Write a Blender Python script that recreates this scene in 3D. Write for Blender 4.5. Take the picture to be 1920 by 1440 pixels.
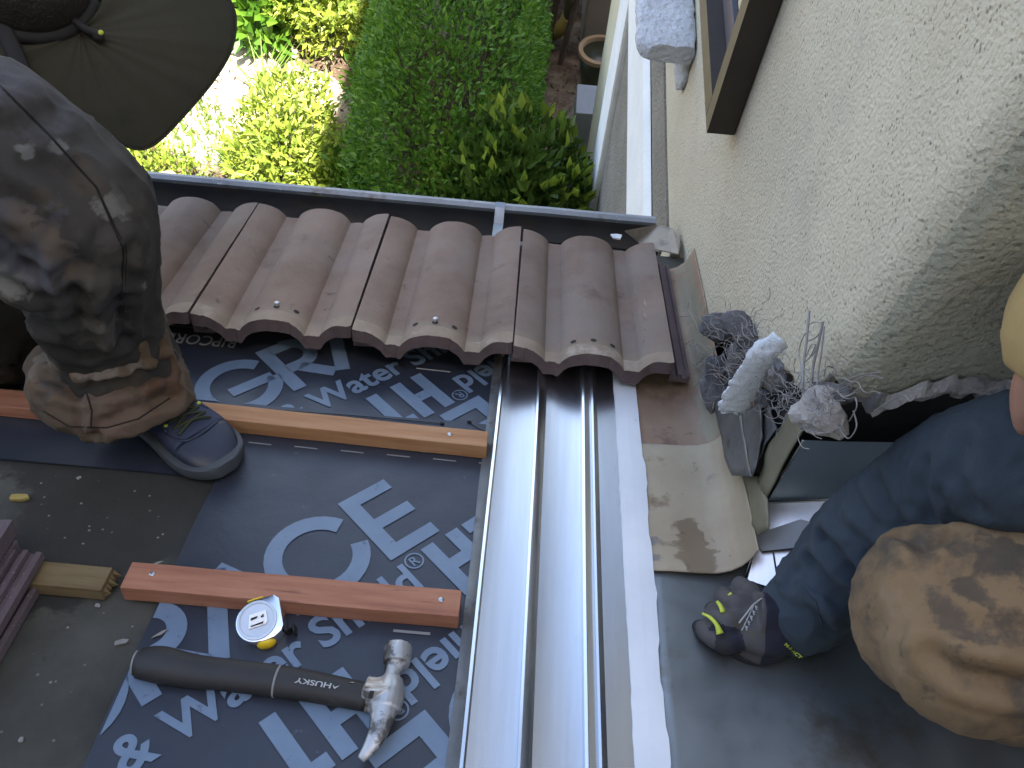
import bpy, bmesh, math, random
from mathutils import Vector, Matrix, noise
from mathutils.bvhtree import BVHTree
rnd = random.Random(7)
SC = bpy.context.scene
for o in list(bpy.data.objects): bpy.data.objects.remove(o, do_unlink=True)

# ------------------------------------------------------------------ camera, sky, sun, exposure
SLOPE = math.radians(20); CAM_H = .95; PITCH = math.radians(59.5); ROLL = math.radians(5.1); FPX = 1600.0
EX = Vector((1, 0, 0)); EN = Vector((0, math.sin(SLOPE), math.cos(SLOPE))); ED = Vector((0, math.cos(SLOPE), -math.sin(SLOPE)))
CF = Vector((0, math.cos(PITCH), -math.sin(PITCH))); CU0 = Vector((0, math.sin(PITCH), math.cos(PITCH)))
CR = EX*math.cos(ROLL) + CU0*math.sin(ROLL); CU = CU0*math.cos(ROLL) - EX*math.sin(ROLL)
CAM = EN*CAM_H
cd = bpy.data.cameras.new('camera'); co = bpy.data.objects.new('camera', cd); SC.collection.objects.link(co)
cd.sensor_width = 36; cd.lens = 36*FPX/1920; cd.clip_start = .02; cd.clip_end = 500
co.matrix_world = Matrix(((CR.x, CU.x, -CF.x, CAM.x), (CR.y, CU.y, -CF.y, CAM.y), (CR.z, CU.z, -CF.z, CAM.z), (0, 0, 0, 1)))
SC.camera = co

SUN_DIR = Vector((.255, -.47, 1)).normalized()
elev = math.asin(SUN_DIR.z); azim = math.atan2(SUN_DIR.x, SUN_DIR.y)
wd = bpy.data.worlds.new('World'); SC.world = wd; wd.use_nodes = True
nt = wd.node_tree; nt.nodes.clear()
sky = nt.nodes.new('ShaderNodeTexSky'); sky.sky_type = 'NISHITA'; sky.sun_disc = False
sky.sun_elevation = elev; sky.sun_rotation = azim; sky.dust_density = 3.0; sky.air_density = 1.0; sky.ozone_density = 1.0
bg = nt.nodes.new('ShaderNodeBackground'); bg.inputs['Strength'].default_value = .12
wo = nt.nodes.new('ShaderNodeOutputWorld'); tcw = nt.nodes.new('ShaderNodeTexCoord'); sxyz = nt.nodes.new('ShaderNodeSeparateXYZ'); nt.links.new(tcw.outputs['Generated'], sxyz.inputs[0])
hz = nt.nodes.new('ShaderNodeMapRange'); hz.interpolation_type = 'SMOOTHSTEP'; hz.inputs[1].default_value = .62; hz.inputs[2].default_value = .22; hz.inputs[3].default_value = 0; hz.inputs[4].default_value = 1.0; nt.links.new(sxyz.outputs['Z'], hz.inputs[0])
nzw = nt.nodes.new('ShaderNodeTexNoise'); nzw.inputs['Scale'].default_value = 2.2; nzw.inputs['Detail'].default_value = 6; nt.links.new(tcw.outputs['Generated'], nzw.inputs['Vector'])
cl = nt.nodes.new('ShaderNodeMapRange'); cl.inputs[1].default_value = .35; cl.inputs[2].default_value = .6; cl.inputs[3].default_value = .35; cl.inputs[4].default_value = 1.0; nt.links.new(nzw.outputs['Fac'], cl.inputs[0])
mlt = nt.nodes.new('ShaderNodeMath'); mlt.operation = 'MULTIPLY'; nt.links.new(hz.outputs[0], mlt.inputs[0]); nt.links.new(cl.outputs[0], mlt.inputs[1])
mxw = nt.nodes.new('ShaderNodeMixRGB'); mxw.blend_type = 'ADD'; mxw.inputs[2].default_value = (2.2, 2.3, 2.4, 1); nt.links.new(mlt.outputs[0], mxw.inputs[0]); nt.links.new(sky.outputs[0], mxw.inputs[1])
nt.links.new(mxw.outputs[0], bg.inputs[0]); nt.links.new(bg.outputs[0], wo.inputs[0])
sl = bpy.data.lights.new('sun', 'SUN'); sl.energy = 5.0; sl.angle = math.radians(.5); sl.color = (1, .95, .86)
so = bpy.data.objects.new('sun', sl); SC.collection.objects.link(so)
so.rotation_euler = SUN_DIR.to_track_quat('Z', 'Y').to_euler(); so.location = (2, -6, 12)
SC.view_settings.view_transform = 'Standard'; SC.view_settings.look = 'None'; SC.view_settings.gamma = 1
SC.view_settings.exposure = 2.4

# ------------------------------------------------------------------ places
def W(u, v, h=0.0): return EX*u + ED*v + EN*h            # roof coordinates: across, down the slope, above it
def ray(px, py): return CF + CR*((px-960)/FPX) - CU*((py-720)/FPX)
def rp(px, py, h=0.0):
    r = ray(px, py); return CAM + r*((h-CAM_H)/EN.dot(r))
def ux(px, py, X): r = ray(px, py); return CAM + r*((X-CAM.x)/r.x)
def uy(px, py, Y): r = ray(px, py); return CAM + r*((Y-CAM.y)/r.y)
def uz(px, py, Z): r = ray(px, py); return CAM + r*((Z-CAM.z)/r.z)
def uvh(p): return p.x, p.dot(ED), p.dot(EN)
GZ = -3.3

# ------------------------------------------------------------------ mesh helpers
class MB:
    def __init__(s): s.v = []; s.f = []; s.m = []
    def add(s, vs, fs, mi=0):
        b = len(s.v); s.v += [Vector(p) for p in vs]; s.f += [tuple(i+b for i in f) for f in fs]; s.m += [mi]*len(fs); return s
    def box(s, c, ax, ay, az, mi=0):
        c = Vector(c); P = [c + ax*x + ay*y + az*z for z in (-1, 1) for y in (-1, 1) for x in (-1, 1)]
        return s.add(P, [(0, 2, 3, 1), (4, 5, 7, 6), (0, 1, 5, 4), (2, 6, 7, 3), (0, 4, 6, 2), (1, 3, 7, 5)], mi)
    def ring(s, rings, closed=True, cap=True, mi=0):
        n = len(rings[0]); vs = [p for r in rings for p in r]; fs = []
        for i in range(len(rings)-1):
            for j in range(n if closed else n-1):
                k = (j+1) % n; fs.append((i*n+j, i*n+k, (i+1)*n+k, (i+1)*n+j))
        if cap and closed:
            fs.append(tuple(range(n-1, -1, -1))); fs.append(tuple((len(rings)-1)*n+j for j in range(n)))
        return s.add(vs, fs, mi)
    def tube(s, pts, rad, n=8, mi=0, cap=True, flat=1.0, up=None):
        pts = [Vector(p) for p in pts]
        if not isinstance(rad, (list, tuple)): rad = [rad]*len(pts)
        rings = []; pn = None
        for i, p in enumerate(pts):
            t = (pts[min(i+1, len(pts)-1)] - pts[max(i-1, 0)])
            t = t.normalized() if t.length > 1e-9 else Vector((0, 0, 1))
            if pn is None:
                a = Vector(up) if up is not None else (Vector((0, 0, 1)) if abs(t.z) < .9 else Vector((1, 0, 0)))
            else: a = pn
            a = (a - t*a.dot(t)).normalized(); pn = a; b = t.cross(a)
            rings.append([p + (a*math.cos(2*math.pi*j/n)*flat + b*math.sin(2*math.pi*j/n))*rad[i] for j in range(n)])
        return s.ring(rings, True, cap, mi)
    def prism(s, poly, thick, nrm, mi=0):
        nrm = Vector(nrm).normalized(); n = len(poly); P = [Vector(p) for p in poly]
        vs = P + [p + nrm*thick for p in P]
        return s.add(vs, [tuple(range(n-1, -1, -1)), tuple(range(n, 2*n))] + [(i, (i+1) % n, n+(i+1) % n, n+i) for i in range(n)], mi)
    def ell(s, c, rx, ry, rz, axes=None, nu=20, nv=14, mi=0):
        A = axes or (Vector((1, 0, 0)), Vector((0, 1, 0)), Vector((0, 0, 1))); c = Vector(c); rings = []
        for i in range(nv+1):
            th = math.pi*(i+.02)/(nv+.04)
            rings.append([c + A[0]*rx*math.sin(th)*math.cos(2*math.pi*j/nu) + A[1]*ry*math.sin(th)*math.sin(2*math.pi*j/nu) - A[2]*rz*math.cos(th) for j in range(nu)])
        return s.ring(rings, True, True, mi)
    def grid(s, fn, nu, nv, mi=0):
        vs = [fn(i/nu, j/nv) for j in range(nv+1) for i in range(nu+1)]
        return s.add(vs, [(j*(nu+1)+i, j*(nu+1)+i+1, (j+1)*(nu+1)+i+1, (j+1)*(nu+1)+i) for j in range(nv) for i in range(nu)], mi)
    def build(s, name, mat, parent=None, smooth=False, fix=True, bevel=0, auto=None):
        me = bpy.data.meshes.new(name); org = wloc(parent)
        me.from_pydata([tuple(p-org) for p in s.v], [], s.f)
        mats = mat if isinstance(mat, (list, tuple)) else [mat]
        for m in mats: me.materials.append(m)
        if len(mats) > 1: me.polygons.foreach_set('material_index', s.m)
        bm = bmesh.new(); bm.from_mesh(me)
        if fix: bmesh.ops.recalc_face_normals(bm, faces=bm.faces)
        if bevel: bmesh.ops.bevel(bm, geom=[e for e in bm.edges if len(e.link_faces) == 2 and e.calc_face_angle(0) > .6], offset=bevel, segments=2, affect='EDGES', profile=.6)
        for f in bm.faces: f.smooth = smooth
        if auto is not None:
            for f in bm.faces: f.smooth = True
            for e in bm.edges: e.smooth = not (len(e.link_faces) == 2 and e.calc_face_angle(0) > auto)
        bm.to_mesh(me); bm.free()
        o = bpy.data.objects.new(name, me); SC.collection.objects.link(o)
        if parent: o.parent = parent
        return o
def wloc(o):
    p = Vector((0, 0, 0))
    while o: p += o.location; o = o.parent
    return p
def tag(o, label=None, cat=None, group=None, kind=None):
    if label: o['label'] = label
    if cat: o['category'] = cat
    if group: o['group'] = group
    if kind: o['kind'] = kind
    return o
def empty(name, loc, label=None, cat=None, group=None):
    o = bpy.data.objects.new(name, None); o.empty_display_size = .05; SC.collection.objects.link(o); o.location = loc
    return tag(o, label, cat, group)
def N3(p, sc=1.0, off=0.0): return noise.noise(Vector(p)*sc + Vector((off, off*.7, -off)))
def spline(pts, n=6):
    P = [Vector(p) for p in pts]; out = []
    for i in range(len(P)-1):
        a, b, c, d = P[max(i-1, 0)], P[i], P[i+1], P[min(i+2, len(P)-1)]
        for k in range(n):
            t = k/n; out.append(.5*((2*b) + (c-a)*t + (2*a-5*b+4*c-d)*t*t + (3*b-a-3*c+d)*t**3))
    out.append(P[-1]); return out
def spl(vals, n=6):
    return [v.x for v in spline([Vector((x, 0, 0)) for x in vals], n)]
def fuse(mb, voxel, name, mat, parent, wrinkle=None, smooth_it=2, mats_fn=None, paint=(), crease=()):
    """Join overlapping limbs into one continuous skin."""
    o = mb.build(name, mat, parent)
    md = o.modifiers.new('r', 'REMESH'); md.mode = 'VOXEL'; md.voxel_size = voxel
    if smooth_it:
        sm = o.modifiers.new('s', 'SMOOTH'); sm.iterations = smooth_it; sm.factor = .5
    dg = bpy.context.evaluated_depsgraph_get(); me = bpy.data.meshes.new_from_object(o.evaluated_get(dg))
    o.modifiers.clear(); old = o.data; o.data = me; bpy.data.meshes.remove(old)
    org = wloc(parent); bvh = BVHTree.FromPolygons([v.co + org for v in me.vertices], [tuple(p.vertices) for p in me.polygons])
    def seen(q):                                         # a place on the cloth's surface
        if isinstance(q, Vector): return q
        r = ray(*q).normalized(); h = bvh.ray_cast(CAM, r)
        if h[0] is None: h = bvh.find_nearest(CAM + r*1.05)
        return h[0]
    folds = []
    for pts, amp, w in crease:
        L = [pts[0]]
        for (x0, y0), (x1, y1) in zip(pts, pts[1:]): L += [(x0+(x1-x0)*k/4, y0+(y1-y0)*k/4) for k in range(1, 5)]
        folds.append(([seen(q) for q in L], amp, w))
    nn = [v.normal.copy() for v in me.vertices]
    for v, q in zip(me.vertices, nn):
        p = v.co + org; d = wrinkle(p, q) if wrinkle else 0
        for pts, amp, w in folds:
            if (p-pts[len(pts)//2]).length > .4: continue
            m = min(seg_d(p, pts[i], pts[i+1]) for i in range(len(pts)-1)) + .25*w*N3(p, 40)
            if m < 3*w: d += amp*(math.exp(-(m/w)**2) - .5*math.exp(-((m-1.8*w)/w)**2))
        v.co += q*d
    if mats_fn:
        me.materials.clear()
        ms, fn = mats_fn
        for m in ms: me.materials.append(m)
        org = wloc(parent)
        for p in me.polygons: p.material_index = fn(p.center + org, p.normal)
    if paint: paint_on(o, [(seen(q), r, c_, st_) for q, r, c_, st_ in paint])
    for p in me.polygons: p.use_smooth = True
    me.update(); return o
def seg_d(p, a, b):
    ab = b-a; t = max(0, min(1, (p-a).dot(ab)/ab.length_squared)); return (p-a-ab*t).length
def paint_on(o, spots):                                 # worn and dirty patches
    me = o.data; org = wloc(o); at = me.attributes.new('dirt', 'FLOAT_COLOR', 'POINT')
    for i, v in enumerate(me.vertices):
        p = v.co + org; c = Vector((0, 0, 0)); a = 0.0
        for (q, r, col, st) in spots:
            d = (p-q).length/(r*(1+.5*N3(p, 45) + .35*N3(p, 120)))
            if d < 1: w = st*(1-d**4); c = c*(1-w) + Vector(col)*w; a = a + w*(1-a)
        at.data[i].color = (*(c/max(a, 1e-4)), a)

# ------------------------------------------------------------------ materials
KF = dict(rough_stucco_shade_tint=.84, cream_stucco=.93, grey_sand_stucco=.62, white_sill_stucco=.72, brown_painted_wood=.5, weathered_frame_face=.55, grey_window_sash=.6, old_roofing_felt=.85, white_membrane=.85, dirty_work_trousers=.34, new_galvanised_steel=.80, brown_trouser_cuff=.62, tan_canvas_trousers=.5, blue_grey_knit=.48, skin=.6, tan_cap_cloth=.62, olive_hat_cloth=.34, navy_shoe_mesh=.6, navy_shoe_rubber=.55, grey_blue_sole=.6, worn_black_rubber=.6, weathered_pine=.42, grey_mortar=.5, pale_broken_stucco=.7, white_torn_foam=.85, navy_underlayment=.90, gutter_inside_=1, dull_galvanised_steel=.62, pale_grey_metal_box=.5, rusty_grey_wire=.85, navy_glove_cloth=.4, grey_glove_pad=.42, black_glove_palm=.6, brown_concrete_tile=1.05, neon_yellow=.6, yellow_wood_chip=.6, olive_flashing_paint=.42, weathered_lead_flashing=.5, silver_plastic=.8, dark_work_shirt=.6, gutter_inside=1.3, grey_blue_gutter_paint=1.45, red_cedar_batten=.82, orange_fir_batten=.74, pale_scrap=.4)
def mat(name, cols, scale=8, rough=.7, metal=0.0, bumps=(), detail=6, stretch=(1, 1, 1), specks=None, rvar=0.0, transl=0.0, island=0.0, spec=None, tc='Object', stains=(), aniso=0.0, head=None, dirt=False, ovar=0.0):
    m = bpy.data.materials.new(name); m.use_nodes = True; t = m.node_tree; n = t.nodes; L = t.links
    b = n['Principled BSDF']; b.inputs['Roughness'].default_value = rough; b.inputs['Metallic'].default_value = metal
    if spec is not None: b.inputs['Specular IOR Level'].default_value = spec
    if aniso: b.inputs['Anisotropic'].default_value = aniso
    c = n.new('ShaderNodeTexCoord'); mp = n.new('ShaderNodeMapping'); mp.inputs['Scale'].default_value = stretch
    oi = n.new('ShaderNodeObjectInfo'); om = n.new('ShaderNodeMath'); om.operation = 'MULTIPLY'; om.inputs[1].default_value = 37.0; L.new(oi.outputs['Random'], om.inputs[0])
    va = n.new('ShaderNodeVectorMath'); va.operation = 'ADD'; L.new(c.outputs[tc], va.inputs[0]); L.new(om.outputs[0], va.inputs[1]); L.new(va.outputs[0], mp.inputs[0])
    def nz(sc, d=6, r=.6):
        x = n.new('ShaderNodeTexNoise'); x.inputs['Scale'].default_value = sc; x.inputs['Detail'].default_value = d; x.inputs['Roughness'].default_value = r
        L.new(mp.outputs[0], x.inputs['Vector']); return x
    if not isinstance(cols[0], (tuple, list)): cols = [cols]
    kf = KF.get(name, 1.0); cols = [tuple(x*kf for x in c_) for c_ in cols]; stains = [(a_, b_, c_, tuple(x*kf for x in d_)) for a_, b_, c_, d_ in stains]
    if len(cols) == 1: cols = [tuple(k*.88 for k in cols[0]), tuple(min(1, k*1.1) for k in cols[0])]
    x = nz(scale, detail); r = n.new('ShaderNodeValToRGB'); e = r.color_ramp.elements
    e[0].position = .32; e[1].position = .68
    while len(e) < len(cols): e.new(.5)
    for i, k in enumerate(cols): e[i].position = .3 + .4*i/(len(cols)-1); e[i].color = (*k, 1)
    L.new(x.outputs['Fac'], r.inputs[0]); out = r.outputs[0]
    def mix(fac, colb, mode='MIX'):
        nonlocal out
        q = n.new('ShaderNodeMixRGB'); q.blend_type = mode; L.new(fac, q.inputs[0]); L.new(out, q.inputs[1]); q.inputs[2].default_value = (*colb, 1); out = q.outputs[0]
    for (sc, lo, hi, col) in stains:
        y = nz(sc, 8, .65); rr = n.new('ShaderNodeMapRange'); rr.inputs[1].default_value = lo; rr.inputs[2].default_value = hi; L.new(y.outputs['Fac'], rr.inputs[0]); mix(rr.outputs[0], col)
    if specks:
        sc, th, col = specks
        vo = n.new('ShaderNodeTexVoronoi'); vo.inputs['Scale'].default_value = sc; L.new(mp.outputs[0], vo.inputs['Vector'])
        rr = n.new('ShaderNodeMapRange'); rr.inputs[1].default_value = th; rr.inputs[2].default_value = th*.6; L.new(vo.outputs['Distance'], rr.inputs[0])
        y = nz(sc*.35, 2); r2 = n.new('ShaderNodeMapRange'); r2.inputs[1].default_value = .5; r2.inputs[2].default_value = .58; L.new(y.outputs['Fac'], r2.inputs[0])
        mu = n.new('ShaderNodeMath'); mu.operation = 'MULTIPLY'; L.new(rr.outputs[0], mu.inputs[0]); L.new(r2.outputs[0], mu.inputs[1]); mix(mu.outputs[0], col)
    if head:                                             # a paler uncoated band along one end, with a soft edge
        vec, v0_, wd_, col = head
        dp = n.new('ShaderNodeVectorMath'); dp.operation = 'DOT_PRODUCT'; dp.inputs[1].default_value = vec; L.new(c.outputs['Object'], dp.inputs[0])
        y = nz(22, 4); ad = n.new('ShaderNodeMath'); ad.operation = 'MULTIPLY_ADD'; ad.inputs[1].default_value = .035; L.new(y.outputs['Fac'], ad.inputs[0]); L.new(dp.outputs['Value'], ad.inputs[2])
        rr = n.new('ShaderNodeMapRange'); rr.inputs[1].default_value = v0_+.0175+wd_; rr.inputs[2].default_value = v0_+.0175-wd_; L.new(ad.outputs[0], rr.inputs[0]); mix(rr.outputs[0], col)
    if ovar:                                             # one piece a little darker than the next
        hs = n.new('ShaderNodeHueSaturation'); rr = n.new('ShaderNodeMapRange'); rr.inputs[3].default_value = 1-ovar; rr.inputs[4].default_value = 1+ovar; L.new(oi.outputs['Random'], rr.inputs[0]); L.new(rr.outputs[0], hs.inputs['Value']); L.new(out, hs.inputs['Color']); out = hs.outputs[0]
    if dirt:
        av = n.new('ShaderNodeAttribute'); av.attribute_name = 'dirt'; y = nz(70, 8, .7); mu0 = n.new('ShaderNodeMath'); mu0.operation = 'MULTIPLY_ADD'; mu0.inputs[1].default_value = 1.5; L.new(y.outputs['Fac'], mu0.inputs[0]); L.new(av.outputs['Alpha'], mu0.inputs[2])
        rr = n.new('ShaderNodeMapRange'); rr.inputs[1].default_value = 1.08; rr.inputs[2].default_value = 1.38; rr.inputs[4].default_value = .85; L.new(mu0.outputs[0], rr.inputs[0]); mu = rr
        q = n.new('ShaderNodeMixRGB'); L.new(mu.outputs[0], q.inputs[0]); L.new(out, q.inputs[1]); L.new(av.outputs['Color'], q.inputs[2]); out = q.outputs[0]
    if island:
        g = n.new('ShaderNodeNewGeometry'); hs = n.new('ShaderNodeHueSaturation')
        rr = n.new('ShaderNodeMapRange'); rr.inputs[3].default_value = 1-island; rr.inputs[4].default_value = 1+island; L.new(g.outputs['Random Per Island'], rr.inputs[0]); L.new(rr.outputs[0], hs.inputs['Value'])
        r3 = n.new('ShaderNodeMapRange'); r3.inputs[3].default_value = .515; r3.inputs[4].default_value = .485; L.new(g.outputs['Random Per Island'], r3.inputs[0]); L.new(r3.outputs[0], hs.inputs['Hue'])
        L.new(out, hs.inputs['Color']); out = hs.outputs[0]
    L.new(out, b.inputs['Base Color'])
    if rvar:
        y = nz(scale*1.7, 5); rr = n.new('ShaderNodeMapRange'); rr.inputs[1].default_value = .3; rr.inputs[2].default_value = .7; rr.inputs[3].default_value = max(.02, rough-rvar); rr.inputs[4].default_value = min(1, rough+rvar)
        L.new(y.outputs['Fac'], rr.inputs[0]); L.new(rr.outputs[0], b.inputs['Roughness'])
    last = None
    for (kind, sc, st, di) in bumps:
        if kind == 'v':
            y = n.new('ShaderNodeTexVoronoi'); y.inputs['Scale'].default_value = sc; y.feature = 'SMOOTH_F1'; L.new(mp.outputs[0], y.inputs['Vector']); fo = y.outputs['Distance']
        elif kind == 'w':
            y = n.new('ShaderNodeTexWave'); y.inputs['Scale'].default_value = sc; y.inputs['Distortion'].default_value = 1.5; L.new(mp.outputs[0], y.inputs['Vector']); fo = y.outputs['Fac']
        else: fo = nz(sc, 5, .6).outputs['Fac']
        bu = n.new('ShaderNodeBump'); bu.inputs['Strength'].default_value = st; bu.inputs['Distance'].default_value = di; L.new(fo, bu.inputs['Height'])
        if last: L.new(last, bu.inputs['Normal'])
        last = bu.outputs[0]
    if last: L.new(last, b.inputs['Normal'])
    if transl:
        tr = n.new('ShaderNodeBsdfTranslucent'); L.new(out, tr.inputs[0]); mx = n.new('ShaderNodeMixShader'); mx.inputs[0].default_value = transl
        L.new(b.outputs[0], mx.inputs[1]); L.new(tr.outputs[0], mx.inputs[2]); L.new(mx.outputs[0], n['Material Output'].inputs[0])
    return m
M = {}
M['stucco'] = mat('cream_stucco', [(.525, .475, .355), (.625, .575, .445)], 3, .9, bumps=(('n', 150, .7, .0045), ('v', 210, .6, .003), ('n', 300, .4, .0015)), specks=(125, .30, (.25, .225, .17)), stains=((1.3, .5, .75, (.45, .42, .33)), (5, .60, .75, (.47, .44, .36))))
M['stucco_front'] = mat('rough_stucco_shade_tint', [(.41, .40, .315), (.50, .49, .39)], 5, .95, bumps=(('n', 95, .9, .008), ('v', 130, .7, .004), ('n', 260, .5, .002)), specks=(110, .28, (.20, .20, .16)))  # front face: shade put into the darker, greener colour; rougher grain is its own
M['stucco_grey'] = mat('grey_sand_stucco', [(.30, .275, .225), (.40, .37, .31)], 5, .95, bumps=(('n', 60, 1, .012), ('v', 120, .8, .006)), specks=(90, .25, (.16, .15, .12)))  # darker, rougher grey on the band and panel of the lower wall
M['trim_white'] = mat('white_trim_stucco', [(.68, .70, .68), (.80, .81, .78)], 6, .85, bumps=(('n', 90, .5, .004),))
M['stucco_white'] = mat('white_sill_stucco', [(.66, .70, .76), (.78, .82, .87)], 12, .9, bumps=(('n', 60, .9, .012), ('v', 90, .7, .006)))
M['cream_smooth'] = mat('cream_painted_wall', [(.50, .45, .30), (.58, .53, .37)], 4, .8, bumps=(('n', 60, .4, .004),))
M['olive_paint'] = mat('olive_flashing_paint', [(.30, .28, .17), (.40, .37, .25)], 14, .55, bumps=(('n', 30, .3, .003),), stains=((25, .58, .7, (.22, .19, .12)),))
M['wood_dark'] = mat('brown_painted_wood', [(.045, .032, .022), (.065, .048, .034)], 20, .55, bumps=(('n', 40, .3, .002),))
M['wood_olive'] = mat('weathered_frame_face', [(.20, .16, .10), (.27, .22, .14)], 20, .55, bumps=(('n', 40, .2, .002),))
M['sash'] = mat('grey_window_sash', [(.12, .115, .14), (.16, .15, .18)], 10, .5)
M['glass'] = mat('dark_window_glass', [(.02, .02, .025)], 5, .08)
M['dark'] = mat('black_paper_and_shade', [(.010, .010, .011), (.02, .019, .018)], 30, .9, bumps=(('n', 50, .5, .004),))
M['felt'] = mat('old_roofing_felt', [(.030, .031, .026), (.052, .053, .044), (.075, .074, .062)], 7, .85, rvar=.1, bumps=(('n', 220, .5, .002), ('n', 6, .3, .01)), stains=((2.1, .54, .57, (.022, .022, .018)),), specks=(60, .13, (.2, .19, .16)))
M['sheet'] = mat('navy_underlayment', [(.018, .023, .036), (.029, .034, .048)], 9, .42, rvar=.08, bumps=(('n', 7, .35, .006), ('n', 160, .15, .001)), stains=((3, .55, .72, (.034, .038, .050)), (45, .66, .72, (.06, .065, .075))), spec=.45)
M['print'] = mat('pale_blue_ink', [(.098, .145, .215), (.135, .19, .27)], 16, .5, stains=((60, .62, .7, (.07, .09, .14)),))
M['galv'] = mat('new_galvanised_steel', [(.70, .71, .73), (.80, .81, .83)], 6, .27, 1.0, bumps=(('n', 2.2, .05, .006), ('n', 60, .03, .0006)), stretch=(9, .45, .45), specks=(30, .10, (.42, .42, .42)))
M['galv_sky_tint'] = mat('new_sheet_metal_sky_tint', [(.42, .54, .66), (.50, .62, .74)], 6, .42, .7, bumps=(('n', 9, .2, .006),))  # sky's reflection put into the metal's colour as a blue tint
M['galv_dull'] = mat('dull_galvanised_steel', [(.34, .37, .38), (.44, .46, .47)], 6, .45, .85, rvar=.12, bumps=(('n', 25, .12, .003),), stains=((9, .56, .68, (.30, .28, .24)),))
M['galv_dark'] = mat('weathered_lead_flashing', [(.20, .21, .22), (.29, .30, .30)], 16, .5, .5, rvar=.15, bumps=(('n', 18, .4, .008),), stains=((18, .56, .66, (.14, .11, .09)),))
M['tan_pan'] = mat('tan_painted_flashing', [(.235, .18, .125), (.30, .25, .175), (.36, .32, .235)], 4, .6, rvar=.15, bumps=(('n', 20, .3, .004),), stains=((6.5, .56, .62, (.17, .12, .075)), (38, .64, .70, (.10, .075, .05)), (9, .60, .7, (.20, .185, .18))), dirt=True)
M['tan_red'] = mat('reddish_tan_flashing', [(.17, .105, .07), (.23, .155, .105), (.28, .21, .145)], 4, .6, rvar=.15, bumps=(('n', 20, .3, .004),), stains=((6.5, .56, .64, (.13, .085, .055)), (38, .66, .72, (.09, .07, .05))), dirt=True)
M['membrane'] = mat('white_membrane', [(.66, .70, .76), (.76, .80, .85)], 10, .6, bumps=(('n', 25, .3, .004),), stains=((30, .68, .72, (.30, .28, .26)),))
M['tile'] = mat('brown_concrete_tile', [(.120, .082, .062), (.165, .118, .093), (.20, .152, .124)], 6, .9, bumps=(('n', 240, .6, .0018), ('n', 40, .25, .003)), specks=(260, .2, (.26, .22, .2)), stains=((3.5, .50, .70, (.175, .145, .125)), (8, .60, .74, (.10, .07, .055)), (26, .64, .72, (.085, .065, .055))), head=(ED, .040, .012, (.20, .165, .125)), ovar=.12)
M['tile_raw'] = mat('bare_concrete_tile_edge', [(.20, .155, .115), (.29, .235, .18)], 14, .95, bumps=(('n', 200, .6, .002), ('n', 60, .4, .004)), stains=((16, .56, .7, (.34, .29, .24)),))
M['tile_cut'] = mat('dark_tile_core', [(.085, .062, .066), (.12, .09, .095)], 20, .95, bumps=(('n', 160, .6, .003),))
M['tile_purple'] = mat('purple_brown_tile', [(.075, .055, .065), (.11, .085, .098)], 10, .9, bumps=(('n', 220, .6, .002),), specks=(240, .25, (.2, .18, .18)))
M['cedar'] = mat('red_cedar_batten', [(.27, .105, .062), (.36, .155, .09), (.42, .20, .12)], 5, .75, stretch=(1.2, 14, 14), bumps=(('n', 40, .5, .002),), stains=((6, .62, .72, (.20, .075, .05)),))
M['fir'] = mat('orange_fir_batten', [(.36, .17, .075), (.46, .24, .11), (.52, .31, .17)], 5, .7, stretch=(1.2, 14, 14), bumps=(('n', 40, .5, .002),))
M['pine_old'] = mat('weathered_pine', [(.22, .15, .06), (.33, .24, .11), (.38, .29, .15)], 6, .75, stretch=(1.5, 12, 12), bumps=(('n', 40, .5, .002),))
M['nail'] = mat('nail_steel', [(.45, .46, .48)], 10, .4, .9)
M['gutter'] = mat('grey_blue_gutter_paint', [(.13, .145, .165), (.185, .205, .23)], 14, .5, rvar=.1, bumps=(('n', 40, .2, .002),), stains=((12, .56, .66, (.10, .085, .07)), (55, .64, .7, (.36, .38, .40))))
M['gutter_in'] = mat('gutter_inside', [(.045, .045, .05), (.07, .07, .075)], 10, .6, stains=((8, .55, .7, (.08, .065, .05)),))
M['gutter_tan'] = mat('gutter_end_tan', [(.22, .19, .15), (.30, .265, .215)], 16, .65, bumps=(('n', 40, .3, .003),), stains=((14, .55, .65, (.13, .12, .11)),))
M['mortar'] = mat('grey_mortar', [(.16, .16, .17), (.25, .25, .265), (.33, .33, .34)], 16, .95, bumps=(('n', 50, 1, .008), ('n', 180, .6, .003)))
M['mortar_pale'] = mat('pale_broken_stucco', [(.38, .36, .35), (.58, .55, .52)], 12, .95, bumps=(('n', 60, 1, .008),), stains=((14, .5, .56, (.24, .235, .245)),))
M['foam'] = mat('white_torn_foam', [(.62, .67, .72), (.76, .80, .85)], 18, .9, bumps=(('n', 70, .9, .006),))
M['wire'] = mat('rusty_grey_wire', [(.24, .24, .25), (.36, .35, .35)], 30, .55, .6)
M['brown_board'] = mat('old_brown_board', [(.07, .042, .028), (.10, .062, .042)], 12, .8, stretch=(3, 12, 12), bumps=(('n', 30, .5, .003),))
M['trouser'] = mat('dirty_work_trousers', [(.050, .046, .043), (.080, .073, .066), (.105, .092, .078)], 5, .92, bumps=(('n', 300, .35, .0015), ('n', 16, .5, .006)), stains=((7, .54, .66, (.15, .115, .075)), (11, .60, .70, (.035, .034, .036)), (30, .66, .72, (.28, .27, .25))), dirt=True)
M['trouser_cuff'] = mat('brown_trouser_cuff', [(.115, .082, .056), (.16, .115, .078)], 7, .92, bumps=(('n', 300, .35, .0015), ('n', 18, .5, .006)), stains=((9, .55, .66, (.19, .125, .06)), (12, .6, .7, (.07, .055, .045))), dirt=True)
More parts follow.
